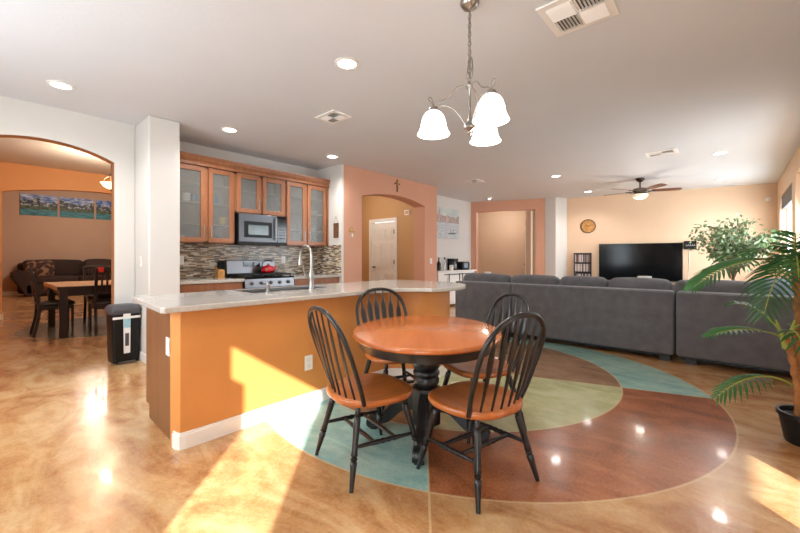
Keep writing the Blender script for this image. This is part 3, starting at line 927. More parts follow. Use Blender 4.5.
bk = MB().prism([(-.28, .90), (-.195, .90), (-.215, 1.13), (-.28, 1.145)], -h, h).build('backguard', 'steel', st)
bk.matrix_local = Matrix(((1, 0, 0, 0), (0, 0, 1, 0), (0, 1, 0, 0), (0, 0, 0, 1)))
MB().box(-.218, -.199, -.13, .13, 1.04, 1.11).build('display', 'blackglass', st)
MB().box(-.195, -.18, -h, h, .905, .945).build('vent_strip', 'iron', st)
for y0 in (-.36, -.115, .13):
    g = MB()
    y1 = y0 + .23
    for x in (-.15, .06, .28): g.box(x - .008, x + .008, y0, y1, .925, .945)
    for y in (y0 + .008, (y0 + y1) / 2, y1 - .008): g.box(-.15, .28, y - .008, y + .008, .925, .945)
    for x in (-.145, .275):
        for y in (y0 + .008, y1 - .008): g.box(x - .006, x + .006, y - .006, y + .006, .905, .926)
    g.build('grate', 'iron', st)
for x, y in ((-.05, -.245), (.17, -.245), (-.05, .245), (.17, .245), (.06, 0)):
    MB().lathe([(.045, .905), (.045, .915), (.03, .922)], 18).build('burner', 'iron', st).location = (x, y, 0)
kt = thing('kettle', 'shiny red kettle with black handle on the rear of the stove', 'kettle', (-5.33, 3.0, .946))
MB().lathe([(.075, 0), (.098, .012), (.105, .04), (.095, .07), (.068, .098), (.035, .112), (.03, .114)], 28).build('kettle_body', 'red', kt)
MB().lathe([(.034, .112), (.03, .12), (.012, .124), (.014, .136), (.008, .142)], 18).build('lid', 'blackplastic', kt)
MB().tube(smoothpath([(0, -.085, .085), (0, -.10, .13), (0, -.06, .175), (0, .03, .182), (0, .07, .16)], 6), .009, 8, up=(1, 0, 0)).build('handle', 'blackplastic', kt)
MB().tube([(0, .085, .06), (0, .12, .085), (0, .135, .10)], [.02, .014, .012], 12, up=(1, 0, 0)).build('spout', 'red', kt)
kb = thing('knife_block', 'light wood knife block with black knives left of the stove', 'knife block', (-5.38, 2.30, .891))
MB().prism([(-.07, 0), (.05, 0), (.05, .11), (-.045, .16), (-.07, .16)], -.045, .045).build('block', 'cork', kb, bev=.003).matrix_local = Matrix(((1, 0, 0, 0), (0, 0, 1, 0), (0, 1, 0, 0), (0, 0, 0, 1)))
for i in range(3):
    for j in range(2):
        x = -.02 + .04 * j; y = -.028 + .028 * i
        z = .145 - .02 * j
        MB().tube([(x, y, z - .02), (x + .02, y, z + .05), (x + .03, y, z + .095)], .009, 8, rb=.012).build('knife_handle', 'blackplastic', kb)

# --- upper cabinets
def cab_door(t, y0, y1, z0, z1, handle_side, x=.165):
    fw = .058
    d = MB(frame((x, 0, 0), (0, 1))).prism(rect(y0, y1, z0, z1), 0, .02, [rect(y0 + fw, y1 - fw, z0 + fw, z1 - fw)]).build('cabinet_door', 'cab', t, bev=.003)
    MB().box(x + .006, x + .010, y0 + fw - .005, y1 - fw + .005, z0 + fw - .005, z1 - fw + .005).build('glass_panel', 'cab_glass', d)
    yy = y1 - fw / 2 if handle_side > 0 else y0 + fw / 2
    pull(MB(), (x + .02, yy, z0 + .06), (x + .02, yy, z0 + .22), (.03, 0, 0), .006).build('handle', 'nickel', d)
def upper(y0, y1, z0, doors, label, shelves):
    t = thing('wall_cabinet', label, 'cabinet', (-5.415, (y0 + y1) / 2, 0))
    h = (y1 - y0) / 2; z1 = 2.38
    b = MB()
    b.box(-.155, .165, -h, -h + .018, z0, z1).box(-.155, .165, h - .018, h, z0, z1)
    b.box(-.155, .165, -h, h, z0, z0 + .018).box(-.155, .165, -h, h, z1 - .018, z1)
    # face frame with middle stile
    sm_ = (doors[0][1] + doors[1][0]) / 2 - (y0 + y1) / 2
    b.box(.147, .1652, sm_ - .035, sm_ + .035, z0, z1).box(.147, .1652, -h, -h + .03, z0, z1).box(.147, .1652, h - .03, h, z0, z1).box(.147, .1652, -h, h, z1 - .03, z1).box(.147, .1652, -h, h, z0, z0 + .03)
    b.build('cabinet_body', 'cab', t)
    MB().box(-.155, -.148, -h + .018, h - .018, z0 + .018, z1 - .018).build('back_panel', 'cabinterior', t)
    for z in shelves: MB().box(-.148, .14, -h + .018, h - .018, z - .009, z + .009).build('shelf', 'cabinterior', t)
    for (a, c, sd_) in doors: cab_door(t, a - (y0 + y1) / 2, c - (y0 + y1) / 2, z0 + .012, 2.365, sd_, .166)
    cr = MB(frame((.166, -h, 0), (0, 1)))
    w = 2 * h
    cr.box(0, w, 2.38, 2.40, -.32, .028).box(0, w, 2.40, 2.42, -.32, .014)
    # flared crown profile
    prof = [(2.42, .012), (2.44, .022), (2.455, .032), (2.475, .038), (2.49, .046), (2.51, .05)]
    for (za, oa), (zb, ob) in zip(prof, prof[1:]):
        cr.quad((0, za, oa), (w, za, oa), (w, zb, ob), (0, zb, ob))
    cr.quad((w, 2.42, -.32), (w, 2.51, -.32), (w, 2.51, .05), (w, 2.42, .012)).quad((0, 2.42, -.32), (0, 2.42, .012), (0, 2.51, .05), (0, 2.51, -.32))
    cr.quad((0, 2.51, .05), (w, 2.51, .05), (w, 2.51, -.32), (0, 2.51, -.32))
    cr.build('crown_moulding', 'cab', t)
upper(1.603, 2.443, 1.37, [(1.62, 2.045, 1), (2.085, 2.42, -1)], 'tall glass-door wall cabinet left of the microwave', (1.62, 1.90, 2.15))
upper(2.446, 3.244, 1.808, [(2.47, 2.82, 1), (2.86, 3.22, -1)], 'short glass-door wall cabinet directly above the microwave', (2.14,))
upper(3.247, 4.085, 1.37, [(3.262, 3.607, 1), (3.648, 4.02, -1)], 'tall glass-door wall cabinet right of the microwave', (1.62, 1.90, 2.15))

def dish(kind, x, y, z, label, mat, sc=1.0):
    if kind == 'cup':
        t = thing('cup', label, 'cup', (x, y, z)); MB().lathe([(.028 * sc, 0), (.038 * sc, .03), (.04 * sc, .085 * sc), (.036 * sc, .085 * sc), (.034 * sc, .01)], 16).build('cup_body', mat, t)
    elif kind == 'bottle':
        t = thing('bottle', label, 'bottle', (x, y, z)); MB().lathe([(.032 * sc, 0), (.034 * sc, .02), (.034 * sc, .11 * sc), (.012, .15 * sc), (.012, .19 * sc)], 16).build('bottle_body', mat, t)
    else:
        t = thing('bowl', label, 'bowl', (x, y, z)); MB().lathe([(.035, 0), (.06, .02), (.085, .055), (.08, .055), (.05, .02)], 20).build('bowl_body', mat, t)
    return t
XS = -5.38
dish('cup', XS, 1.86, 1.91, 'white mug on the upper shelf of the leftmost glass cabinet', 'ceramic', 1.3)
dish('cup', XS, 1.97, 1.91, 'pale blue mug beside the white one behind the leftmost glass door', 'blueglaze', 1.2)
dish('cup', XS, 1.80, 1.39, 'small clear-white cup at the bottom of the leftmost glass cabinet', 'ceramic')
dish('bowl', XS, 1.93, 1.39, 'blue bowl at the bottom of the leftmost glass cabinet', 'blueglaze')
dish('bottle', XS, 2.24, 1.91, 'blue bottle on the upper shelf behind the second glass door', 'blueglaze', .8)
dish('bottle', XS, 2.18, 1.63, 'grey bottle on the lower shelf behind the second glass door', 'darksteel', .8)
dish('cup', XS, 2.33, 1.63, 'yellow mug on the lower shelf behind the second glass door', 'yellowglaze', 1.3)
dish('cup', XS, 2.16, 1.39, 'small white cup at the bottom behind the second glass door', 'ceramic')
dish('cup', XS, 2.28, 1.39, 'small blue cup at the bottom behind the second glass door', 'blueglaze')
dish('bowl', XS, 2.68, 1.828, 'large white bowl in the cabinet above the microwave', 'ceramic')
dish('bowl', XS, 3.86, 1.91, 'white bowl on the upper shelf of the rightmost glass cabinet', 'ceramic')
dish('bowl', XS, 3.82, 1.63, 'white bowl on the lower shelf of the rightmost glass cabinet', 'ceramic')
dish('bowl', XS, 3.44, 1.63, 'white bowl on the lower shelf behind the fifth glass door', 'ceramic')

mw = thing('microwave', 'stainless over-the-range microwave with a dark window', 'microwave', (-5.39, 2.845, 1.365))
MB().box(-.18, .19, -.38, .38, .0, .426).build('housing', 'blackplastic', mw, bev=.004)
dm = MB().box(.19, .215, -.375, .215, .035, .435).build('microwave_door', 'darksteel', mw, bev=.004)
MB().box(.2152, .218, -.30, .13, .10, .33).build('window_surround', 'blackplastic', dm)
MB().box(.2182, .2195, -.24, .07, .14, .28).build('window', 'backglass', dm)
pull(MB(), (.215, .185, .07), (.215, .185, .40), (.035, 0, 0), .012).build('handle', 'steel', dm)
pn = MB().box(.19, .215, .22, .378, .035, .435).build('control_panel', 'blackglass', mw, bev=.004)
for r_ in range(4):
    for c_ in range(3):
        MB().box(.2152, .2165, .245 + c_ * .04, .27 + c_ * .04, .09 + r_ * .045, .115 + r_ * .045).build('button', 'greyplastic', pn)
MB().box(.19, .21, -.378, .378, .0, .03).build('vent_grille', 'blackplastic', mw)

# plaque, key holder, cross, switches
pq = thing('wall_plaque', 'small brown wood plaque hanging by a string at the kitchen corner', 'wall decoration', (-5.04, 4.072, 1.51))
MB().box(-.062, .062, 0, .016, 0, .25).build('board', 'plaque', pq, bev=.003)
MB().tube([(-.05, .008, .25), (0, .006, .37), (.05, .008, .25)], .0025, 5).build('string', 'plaque', pq)
cr = thing('wall_cross', 'small dark wooden cross above the terracotta arch', 'cross', (-4.899, 5.47, 2.455))
MB().box(0, .015, -.012, .012, 0, .235).build('upright', 'plaque', cr, bev=.003)
MB().box(0, .014, -.075, .075, .145, .168).build('crossbar', 'plaque', cr, bev=.003)
MB().lathe([(.03, 0), (.03, .006)], 12, (.012, 0, .156), (.1, 0, .156)).build('centre_ring', 'gold', cr)
kh = thing('key_holder', 'small cream wall hook ornament left of the terracotta arch', 'wall decoration', (-4.899, 4.30, 1.56))
MB().box(0, .012, -.055, .06, .05, .075).tube(smoothpath([(.008, -.03, .07), (.008, -.05, .10), (.008, -.01, .135), (.008, .03, .11)], 6), .006, 6).build('bracket', 'gold', kh)
lab(MB().box(0, .02, -.012, .02, -.03, .03).build('key_tag', 'ceramic', kh), 'white hanging tag')
def switch(x, y, z, fr, label):
    o = tag(MB().box(-.036, .036, -.058, .058, 0, .006).build('light_switch', 'trim', bev=.002), label, 'light switch')
    o.matrix_world = fr
    MB().box(-.014, .014, -.03, .03, .006, .01).build('rocker', 'ceramic', o)
switch(0, 0, 0, frame((-4.899, 6.57, 1.105), (0, 1)), 'white switch plate right of the terracotta arch')
switch(0, 0, 0, frame((-5.08, 1.284, 1.13), (1, 0)), 'white switch plate on the side of the wall stub above the bin')
cm = thing('door_chime', 'small white box high on the mustard hallway wall', 'wall box', (-5.50, 6.499, 2.14))
MB().box(-.075, .075, -.03, 0, 0, .11).build('housing', 'trim', cm, bev=.004)
MB().box(-.055, .055, -.034, -.03, .02, .09).build('grille', 'cloth', cm)

# ================================================================== TRASH CAN
tc = thing('trash_can', 'black step trash can with blue and white sticker by the arch', 'trash can', (-5.15, 1.13, 0), rz=radians(4))
def rr(w, d, r, n=5):
    pts = []
    for cx_, cy_, a0 in ((w - r, d - r, 0), (-w + r, d - r, 90), (-w + r, -d + r, 180), (w - r, -d + r, 270)):
        pts += arc(cx_, cy_, r, a0, a0 + 90, n)
    return pts
mb = MB(); ringz = [(.105, .118, .02), (.108, .122, .06), (.118, .132, .55)]
bs = []
for w, d, z in ringz:
    pts = rr(w, d, .03); bs.append(mb.addv([(x, y, z) for x, y in pts])); n_ = len(pts)
for a_, b_ in zip(bs, bs[1:]):
    for j in range(n_): mb.face((a_ + j, a_ + (j + 1) % n_, b_ + (j + 1) % n_, b_ + j), True)
mb.face([bs[0] + j for j in range(n_)][::-1]); mb.face([bs[-1] + j for j in range(n_)])
mb.build('bin_body', 'blackplastic', tc)
mb = MB(); bs = []
for s_, z in ((1.0, .55), (1.05, .56), (1.05, .60), (.98, .63), (.8, .648), (.4, .655)):
    pts = rr(.122 * s_, .138 * s_, .03 * s_); bs.append(mb.addv([(x, y, z) for x, y in pts]))
for a_, b_ in zip(bs, bs[1:]):
    for j in range(n_): mb.face((a_ + j, a_ + (j + 1) % n_, b_ + (j + 1) % n_, b_ + j), True)
mb.face([bs[0] + j for j in range(n_)][::-1]); mb.face([bs[-1] + j for j in range(n_)])
mb.build('lid', 'greyplastic', tc)
MB().box(.105, .135, -.08, .08, .012, .03).build('pedal', 'steel', tc, bev=.003)
lab(MB().box(.118, .1225, -.13, .13, .50, .525).build('bag_edge', 'label_white', tc), 'white liner edge')
lab(MB().prism([(-.03, .12), (.03, .12), (.035, .60), (-.035, .60)], 0, .003).build('sticker', 'label_white', tc), 'white product sticker')
tc.children[-1].matrix_local = Matrix(((0, 0, 1, .1225), (1, 0, 0, 0), (0, 1, 0, 0), (0, 0, 0, 1)))
MB().box(.1256, .127, -.03, .033, .40, .50).build('sticker_print', 'label_blue', tc)
MB().box(.1256, .127, -.018, .018, .20, .34).build('sticker_picture', 'greyplastic', tc)

# ================================================================== DINING TABLE AND CHAIRS
TC = (-1.53, 2.0)
PH = atan2(.79, -.61)
tb = thing('dining_table', 'oval honey wood pedestal table with black apron and legs', 'table', (TC[0], TC[1], 0), rz=PH)
SA, SB = .585, .485
def oval(s, z, n=64): return [(SA * cos(2 * pi * i / n) - (0 if True else 0), SB * sin(2 * pi * i / n), z) for i in range(n)] if s == 0 else [((SA - s) * cos(2 * pi * i / n), (SB - s) * sin(2 * pi * i / n), z) for i in range(n)]
def loft(mb, rings, n=64):
    bs = [mb.addv(r) for r in rings]
    for a_, b_ in zip(bs, bs[1:]):
        for j in range(n): mb.face((a_ + j, a_ + (j + 1) % n, b_ + (j + 1) % n, b_ + j), True)
    mb.face([bs[0] + j for j in range(n)][::-1]); mb.face([bs[-1] + j for j in range(n)])
    return mb
loft(MB(), [oval(.012, .670), oval(.003, .674), oval(0, .682), oval(.002, .692), oval(.008, .699), oval(.016, .702)]).build('tabletop', 'tabletop', tb)
loft(MB(), [oval(.05, .612), oval(.04, .615), oval(.036, .655), oval(.03, .671)]).build('apron', 'black', tb)
MB().lathe([(.062, .615), (.075, .60), (.078, .59), (.066, .575), (.085, .56), (.09, .55), (.078, .535), (.09, .515), (.094, .49), (.09, .455), (.076, .435), (.088, .42), (.088, .405), (.076, .39), (.085, .375), (.085, .35), (.075, .335), (.072, .32)][::-1], 36).build('pedestal_column', 'black', tb)
oct_ = [(.098 * cos(pi / 8 + i * pi / 4), .098 * sin(pi / 8 + i * pi / 4)) for i in range(8)]
MB().prism(oct_, .08, .32).build('pedestal_block', 'black', tb, bev=.01)
MB().box(-.30, .30, -.05, .05, .585, .613).build('cleat', 'black', tb, bev=.005)
for a0 in (atan2(-.171, -.33), atan2(-.35, .202), atan2(.176, .344), atan2(.35, -.2)):
    m = Matrix.Rotation(a0 - PH, 4, 'Z')
    f = MB(m)
    up = smoothpath([(.085, .29), (.14, .275), (.20, .22), (.26, .14), (.33, .085), (.385, .07), (.41, .045), (.405, .02)], 4) if False else None
    topc = [(.07, .30), (.12, .292), (.17, .262), (.22, .205), (.27, .145), (.32, .105), (.37, .092), (.40, .078), (.412, .05), (.405, .022), (.385, .012), (.352, .02), (.335, .045), (.30, .05), (.25, .07), (.20, .115), (.16, .15), (.12, .165), (.07, .16)]
    pts = [tuple(p)[:2] for p in smoothpath([(x, z, 0) for x, z in topc], 3)]
    f.prism(pts, -.028, .028)
    o = f.build('table_leg', 'black', tb, bev=.008)
    o.data.transform(m @ Matrix(((1, 0, 0, 0), (0, 0, -1, 0), (0, 1, 0, 0), (0, 0, 0, 1))) @ m.inverted())
    g = MB(m)
    for yy in (-.014, .0, .014):
        g.tube([(x, yy, z + .001) for x, z in topc[1:9]], .0045, 6)
    g.build('reeding', 'black', o)
    MB(m).box(.345, .385, -.02, .02, 0, .018).build('leg_pad', 'black', o)

def make_chair(label, group):
    t = thing('dining_chair', label, 'chair', (0, 0, 0), group=group)
    # seat: saddle outline
    n = 48; out = []
    for i in range(n):
        a = 2 * pi * i / n
        c, s = cos(a), sin(a)
        e = 2 / 2.7
        x = .236 * math.copysign(abs(c) ** e, c); y = .225 * math.copysign(abs(s) ** e, s)
        if y > 0: x *= 1 + .02 * y / .215; y *= 1 + .05 * (1 - abs(x) / .23) * 0 - .04 * (1 - min(1, abs(x) / .12)) + .04
        else: x *= 1 - .10 * (-y / .215)
        out.append((x, y))
    m = MB()
    rings = []
    def rg(sc, z, dish=0):
        return [(x * sc, y * sc, z) for x, y in out]
    rings = [rg(.90, .388), rg(.97, .394), rg(1, .406), rg(1, .417), rg(.985, .426), rg(.95, .429), rg(.80, .422), rg(.5, .416), rg(.15, .415)]
    loft(m, rings, n).build('seat', 'seatwood', t)
    # hoop back
    LE = radians(19.5)
    def bk(u, h, off=0): return (u, -.135 - h * sin(LE) + off, .408 + h * cos(LE))
    right = [(.192, 0), (.213, .10), (.221, .20), (.226, .29), (.214, .385), (.172, .458), (.106, .505), (.036, .521)]
    path = [bk(u, h) for u, h in right] + [bk(-u, h) for u, h in right[::-1]]
    path = smoothpath(path, 4)
    MB().tube(path, .0125, 10, up=(0, 1, 0), rb=.0135).build('hoop', 'black', t)
    def hoop_h(u):
        u = abs(u); q = right[3:][::-1]
        for (ua, ha), (ub, hb) in zip(q, q[1:]):
            if ua <= u <= ub: return ha + (hb - ha) * (u - ua) / (ub - ua)
        return .519
    for k in range(6):
        f = (k - 2.5) / 2.5
        ub, ut = .138 * f, .176 * f
        ht = hoop_h(ut) - .004
        s = MB()
        N_ = 12; cs = []; ws = []; ths = []
        for j in range(N_ + 1):
            q = j / N_
            h = ht * q
            bow = .006 * sin(pi * q)
            cs.append(Vector(bk(ub + (ut - ub) * q, h, -bow - (1 - q) * (.055 - .035 * f * f))))
            w = [.005, .006, .0075, .010, .0135, .017, .020, .022, .023, .021, .0095, .006, .005][j]
            ws.append(w); ths.append([.0055, .006, .0065, .0065, .006, .0055, .005, .005, .005, .005, .0055, .0055, .005][j])
        s.tube(cs, ths, 8, up=(0, 1, 0), rb=ws)
        s.build('spindle', 'black', t)
    # legs
    prof = [(0, .012), (.03, .013), (.055, .017), (.062, .011), (.07, .018), (.09, .019), (.12, .0185), (.18, .0165), (.235, .0165), (.255, .019), (.262, .0125), (.27, .020), (.282, .0125), (.29, .019), (.31, .0175), (.36, .0135), (.425, .0105)]
    tops = {}
    for sx in (-1, 1):
        for sy in (-1, 1):
            p0 = Vector((sx * .14, sy * .14, .402)); p1 = Vector((sx * .222, sy * .225, .004))
            L = (p1 - p0).length
            MB().lathe([(r * 1.0, d / .425 * L) for d, r in prof], 12, p0, p1).build('leg', 'black', t)
            tops[(sx, sy)] = (p0, p1)
    def at(sx, sy, z):
        p0, p1 = tops[(sx, sy)]; q = (z - p0.z) / (p1.z - p0.z); return p0 + (p1 - p0) * q
    sprof = lambda L: [(.008, 0), (.010, L * .12), (.011, L * .25), (.014, L * .36), (.011, L * .40), (.015, L * .45), (.011, L * .5), (.015, L * .55), (.011, L * .6), (.014, L * .64), (.011, L * .75), (.010, L * .88), (.008, L)]
    for sx in (-1, 1):
        a, b = at(sx, -1, .20), at(sx, 1, .18)
        MB().lathe(sprof((b - a).length), 10, a, b).build('stretcher', 'black', t)
    for q in (.32, .68):
        a = at(-1, -1, .20).lerp(at(-1, 1, .18), q); b = at(1, -1, .20).lerp(at(1, 1, .18), q)
        MB().lathe(sprof((b - a).length), 10, a, b).build('stretcher', 'black', t)
    return t
G_ = 'black windsor chairs around the oval table'
def face(dx, dy): return atan2(dy, dx) - pi / 2
chA = make_chair('black hoop-back chair nearest the orange peninsula, its seat turned to the right', G_)
chA.location = (-1.585, 1.52, 0); chA.rotation_euler = (0, 0, face(.24, .97))
chA['label'] = 'left foreground black hoop-back dining chair with honey wood seat'
dup(chA, 'right foreground black hoop-back dining chair with honey wood seat', (-1.04, 1.80, 0), face(-.972, .235))
dup(chA, 'black hoop-back chair behind the table, close to the orange peninsula', (-2.02, 2.23, 0), face(.93, -.35))
dup(chA, 'black hoop-back chair behind the table, in front of the grey couch', (-1.35, 2.37, 0), face(-.45, -.9))

# ================================================================== SECTIONAL COUCH
sf = thing('sectional_sofa', 'long dark grey fabric sectional couch seen from behind', 'sofa', (-1.5, 5.2, 0))
secs = [(-3.40, -2.44), (-2.43, -.50), (-.48, .60)]
for i, (xa, xb) in enumerate(secs):
    xa += 1.5; xb += 1.5
    s = MB().rbox(xa, xb, 0, .24, .075, .795, .03, 4, 0)
    s.rbox(xa, xb, .2, .98, .075, .40, .04, 3)
    if i == 0: s.rbox(xa + .01, xa + .22, .03, .98, .075, .62, .05, 4)
    sec = s.build('sofa_section', 'sofa', sf)
    MB().tube([(xa + .02, -.001, .775), (xb - .02, -.001, .775)], .006, 6).build('piping', 'sofa', sec)
    for fx in (xa + .08, xb - .14):
        for fy in (.03, .85):
            MB().box(fx, fx + .10, fy, fy + .08, 0, .077).build('foot', 'black', sec)
    MB().box(xa + .04, xb - .04, .02, .9, .05, .078).build('base_rail', 'blackplastic', sec)
    nseat = 2 if i else 1
    for k in range(nseat):
        a = xa + (xb - xa) * k / nseat + .01; b = xa + (xb - xa) * (k + 1) / nseat - .01
        MB().rbox(a, b, .26, 1.0, .38, .52, .05, 4, .012).build('seat_cushion', 'sofa', sec)
# side run along the right wall
s = MB().rbox(1.45, 2.1, 1.0, 2.9, .075, .42, .05, 3).rbox(1.92, 2.12, .25, 2.9, .3, .78, .05, 4)
s.build('sofa_section', 'sofa', sf)
for a, b in ((-3.30, -2.45), (-2.42, -1.76), (-1.73, -.99), (-.96, -.50), (-.46, .12)) if False else ((-3.42, -2.59), (-2.57, -1.86), (-1.84, -1.24), (-1.22, -.55), (-.52, .26)):
    c = MB(Matrix.Translation(((a + b) / 2 + 1.5, .34, .70)) @ Matrix.Rotation(radians(-10), 4, 'X'))
    w = (b - a) / 2
    c.rbox(-w, w, -.10, .10, -.2, .205, .075, 5, .02).build('back_cushion', 'sofa', sf)
pw = tag(MB(Matrix.Rotation(radians(35), 4, 'Z') @ Matrix.Rotation(radians(18), 4, 'X')).rbox(-.22, .22, -.07, .07, -.2, .2, .065, 5, .03).build('throw_pillow', 'sofapillow'), 'blue grey throw pillow at the right end of the couch behind the palm', 'pillow')
pw.location = (.30, 5.62, .74)
rc = thing('game_controller', 'small white controller resting on the couch back cushion before the television', 'controller', (-.83, 5.55, .915))
MB().rbox(-.075, .075, -.03, .03, 0, .03, .014, 3).build('shell', 'ceramic', rc)
MB().lathe([(.012, .03), (.012, .036), (.006, .038)], 10).build('thumb_stick', 'greyplastic', rc)
mg = thing('game_controller', 'small white object on the couch back in front of the wall niche', 'controller', (-2.98, 5.53, .915))
MB().rbox(-.05, .05, -.03, .03, 0, .035, .014, 3).build('shell', 'ceramic', mg)

# ================================================================== TELEVISION WALL
tv = thing('television', 'large black flat screen television on the peach wall', 'television'); tv.matrix_world = TW @ Matrix.Translation((1.60, 0, .06))
MB().box(-.85, .85, .62, 1.522, -.03, .0).build('cabinet', 'blackplastic', tv, bev=.004)
MB().box(-.838, .838, .64, 1.512, .0, .004).build('screen', 'screen', tv)
MB().prism(rect(-.85, .85, .62, 1.522), -.001, .008, [rect(-.842, .842, .635, 1.514)]).build('bezel', 'blackplastic', tv)
cn = thing('media_console', 'low dark media console below the television', 'console'); cn.matrix_world = TW @ Matrix.Translation((1.60, 0, .26))
MB().box(-.95, .95, .08, .55, -.22, .2).build('cabinet_body', 'darkwood', cn, bev=.004)
for x in (-.9, .84):
    for z in (-.2, .13): MB().box(x, x + .06, 0, .08, z, z + .06).build('leg', 'darkwood', cn)
for k in range(3): MB().box(-.94 + k * .63, -.33 + k * .63, .10, .53, .2, .215).build('cabinet_door', 'darkwood', cn, bev=.003)
ck = thing('wall_clock', 'round wooden wall clock with dark rim left of the television', 'clock'); ck.matrix_world = TW @ Matrix.Translation((.497, 1.985, 0))
MB().lathe([(.175, 0), (.178, .02), (.165, .03), (.155, .016)], 40, cap=False).build('rim', 'rust_frame', ck)
MB().lathe([(.158, .012), (.158, .018), (0.001, .018)], 40).build('clock_face', 'cork', ck)
for k in range(12):
    m = Matrix.Rotation(k * pi / 6, 4, 'Z'); MB(m).box(-.004, .004, .125, .148, .018, .021).build('hour_mark', 'rust_frame', ck)
MB(Matrix.Rotation(radians(60), 4, 'Z')).box(-.005, .005, -.02, .085, .021, .024).build('hour_hand', 'rust_frame', ck)
MB(Matrix.Rotation(radians(-75), 4, 'Z')).box(-.003, .003, -.02, .125, .024, .027).build('minute_hand', 'rust_frame', ck)
# disc rack
rk = thing('media_rack', 'narrow dark wood rack filled with rows of disc cases', 'rack'); rk.matrix_world = TW @ Matrix.Translation((.385, 0, .12))
MB().box(-.20, -.18, 0, 1.30, -.08, .09).build('side_panel', 'darkwood', rk)
MB().box(.18, .20, 0, 1.30, -.08, .09).build('side_panel', 'darkwood', rk)
MB().box(-.18, .18, 0, 1.30, -.08, -.07).build('back_panel', 'darkwood', rk)
shz = [.02, .30, .565, .82, 1.055, 1.285]
for z in shz: MB().box(-.18, .18, z - .008, z + .008, -.07, .085).build('shelf', 'darkwood', rk)
dm_ = [pm('case_' + n, c, .4, var=.3, vs=40) for n, c in (('white', (206, 200, 196)), ('grey', (130, 122, 122)), ('black', (50, 44, 44)), ('tan', (168, 146, 126)), ('maroon', (96, 50, 44)))]
base_case = None
for si, z in enumerate(shz[:-1]):
    if z < .5: continue
    row = {2: 'third row from the top', 3: 'second row from the top', 4: 'top row'}[si]
    for k in range(13):
        x = -.172 + k * .0262
        c = MB().box(0, .022, 0, .19, 0, .13).build('disc_case', dm_[R.randrange(5)])
        c.matrix_world = TW @ Matrix.Translation((.385 + x, z + .009, .12 - .055))
        tag(c, 'thin upright disc case in the %s of the dark rack' % row, 'disc case', 'disc cases in the %s of the rack' % row)
for z in (.02, .30):
    for k in range(13):
        pass
# speaker picture with cable
bx = thing('wall_speaker', 'small dark square panel with white lettering and a hanging cable', 'wall panel'); bx.matrix_world = TW @ Matrix.Translation((2.59, 1.465, 0))
MB().box(-.115, .115, -.095, .095, .0, .04).build('panel', 'blackplastic', bx, bev=.003)
g = MB()
for k in range(5):
    xa = -.08 + k * .036
    g.tube([(xa, -.025, .042), (xa + .012, .02 + .01 * (k % 2), .042), (xa + .024, -.02, .042)], .0035, 5)
g.build('print', 'label_white', bx)
MB().tube([(-.01, -.09, .01), (-.02, -.5, .01), (-.03, -.95, .01)], .006, 6).build('cable', 'trim', bx)
sn = thing('motion_sensor', 'small white sensor high in the corner beside the right window', 'sensor'); sn.matrix_world = TW @ Matrix.Translation((3.90, 2.40, 0))
MB().lathe([(.04, 0), (.045, .03), (.04, .06), (.02, .075)], 20).build('housing', 'trim', sn)
MB().lathe([(.02, .074), (.012, .082), (.001, .084)], 14).build('lens', 'ceramic', sn)

# ================================================================== BUFFET AND CANVAS
bf = thing('buffet_cabinet', 'white buffet cabinet with black barn-door track against the white wall', 'cabinet', (-5.32, 8.10, 0))
MB().box(-.21, .2, -.95, .68, .05, .83).build('cabinet_body', 'trim', bf, bev=.004)
MB().box(-.225, .225, -.98, .75, .83, .865).build('top_board', 'ceramic', bf, bev=.004)
for a, b in ((-.60, -.03), (.0, .60)):
    d = MB().box(.205, .225, a, b, .10, .72).build('sliding_door', 'trim', bf, bev=.003)
    MB().box(.225, .232, a + .04, a + .07, .5, .79).box(.225, .232, b - .07, b - .04, .5, .79).build('strap', 'blackplastic', d)
MB().box(.215, .23, -.72, .64, .765, .785).build('track', 'blackplastic', bf)
cv = thing('harbour_canvas', 'grey and pink harbour canvas print on the white wall', 'picture'); cv.matrix_world = frame((-5.549, 8.05, 1.70), (0, 1))
harb = harbour_material()
MB().box(-.60, .60, -.02, .75, 0, .03).build('canvas', harb, cv, bev=.003)
g = MB()
hull = [(.05, .12), (.16, .09), (.36, .09), (.50, .14), (.36, .125), (.16, .12)]
g.prism(hull, .0302, .033)
for x in (.2, .33): g.box(x, x + .015, .12, .22, .0302, .0325)
g.build('painted_boat', 'greyplastic', cv)
g = MB().prism([(-.34, .40), (-.26, .40), (-.26, .62), (-.30, .72), (-.34, .62)], .0302, .0318)
g.prism([(-.02, .40), (.14, .40), (.14, .52), (.06, .60), (-.02, .52)], .0302, .0318)
g.build('painted_tower', 'painttower', cv)
b1 = thing('bottle', 'dark tall bottle at the left end of the white buffet', 'bottle', (-5.3, 7.42, .866))
MB().lathe([(.04, 0), (.05, .03), (.05, .17), (.018, .23), (.016, .32)], 18).build('bottle_body', 'blackglass', b1)
b2 = thing('bottle', 'white bottle with dark cap on the white buffet', 'bottle', (-5.3, 7.66, .866))
MB().lathe([(.04, 0), (.042, .16), (.018, .22), (.015, .27)], 18).build('bottle_body', 'ceramic', b2)
MB().lathe([(.018, .27), (.018, .32)], 12).build('cap', 'blackplastic', b2)
b3 = thing('canister', 'short white canister in front of the slow cooker on the buffet', 'canister', (-5.22, 7.84, .866))
MB().lathe([(.05, 0), (.052, .12), (.03, .135)], 18).build('canister_body', 'ceramic', b3)
b4 = thing('coffee_maker', 'steel and black coffee maker on the white buffet', 'coffee maker', (-5.35, 8.10, .866))
MB().box(-.1, .1, -.10, .10, 0, .03).box(-.1, -.02, -.1, .1, 0, .27).box(-.1, .1, -.1, .1, .21, .29).build('coffee_maker_body', 'blackplastic', b4, bev=.006)
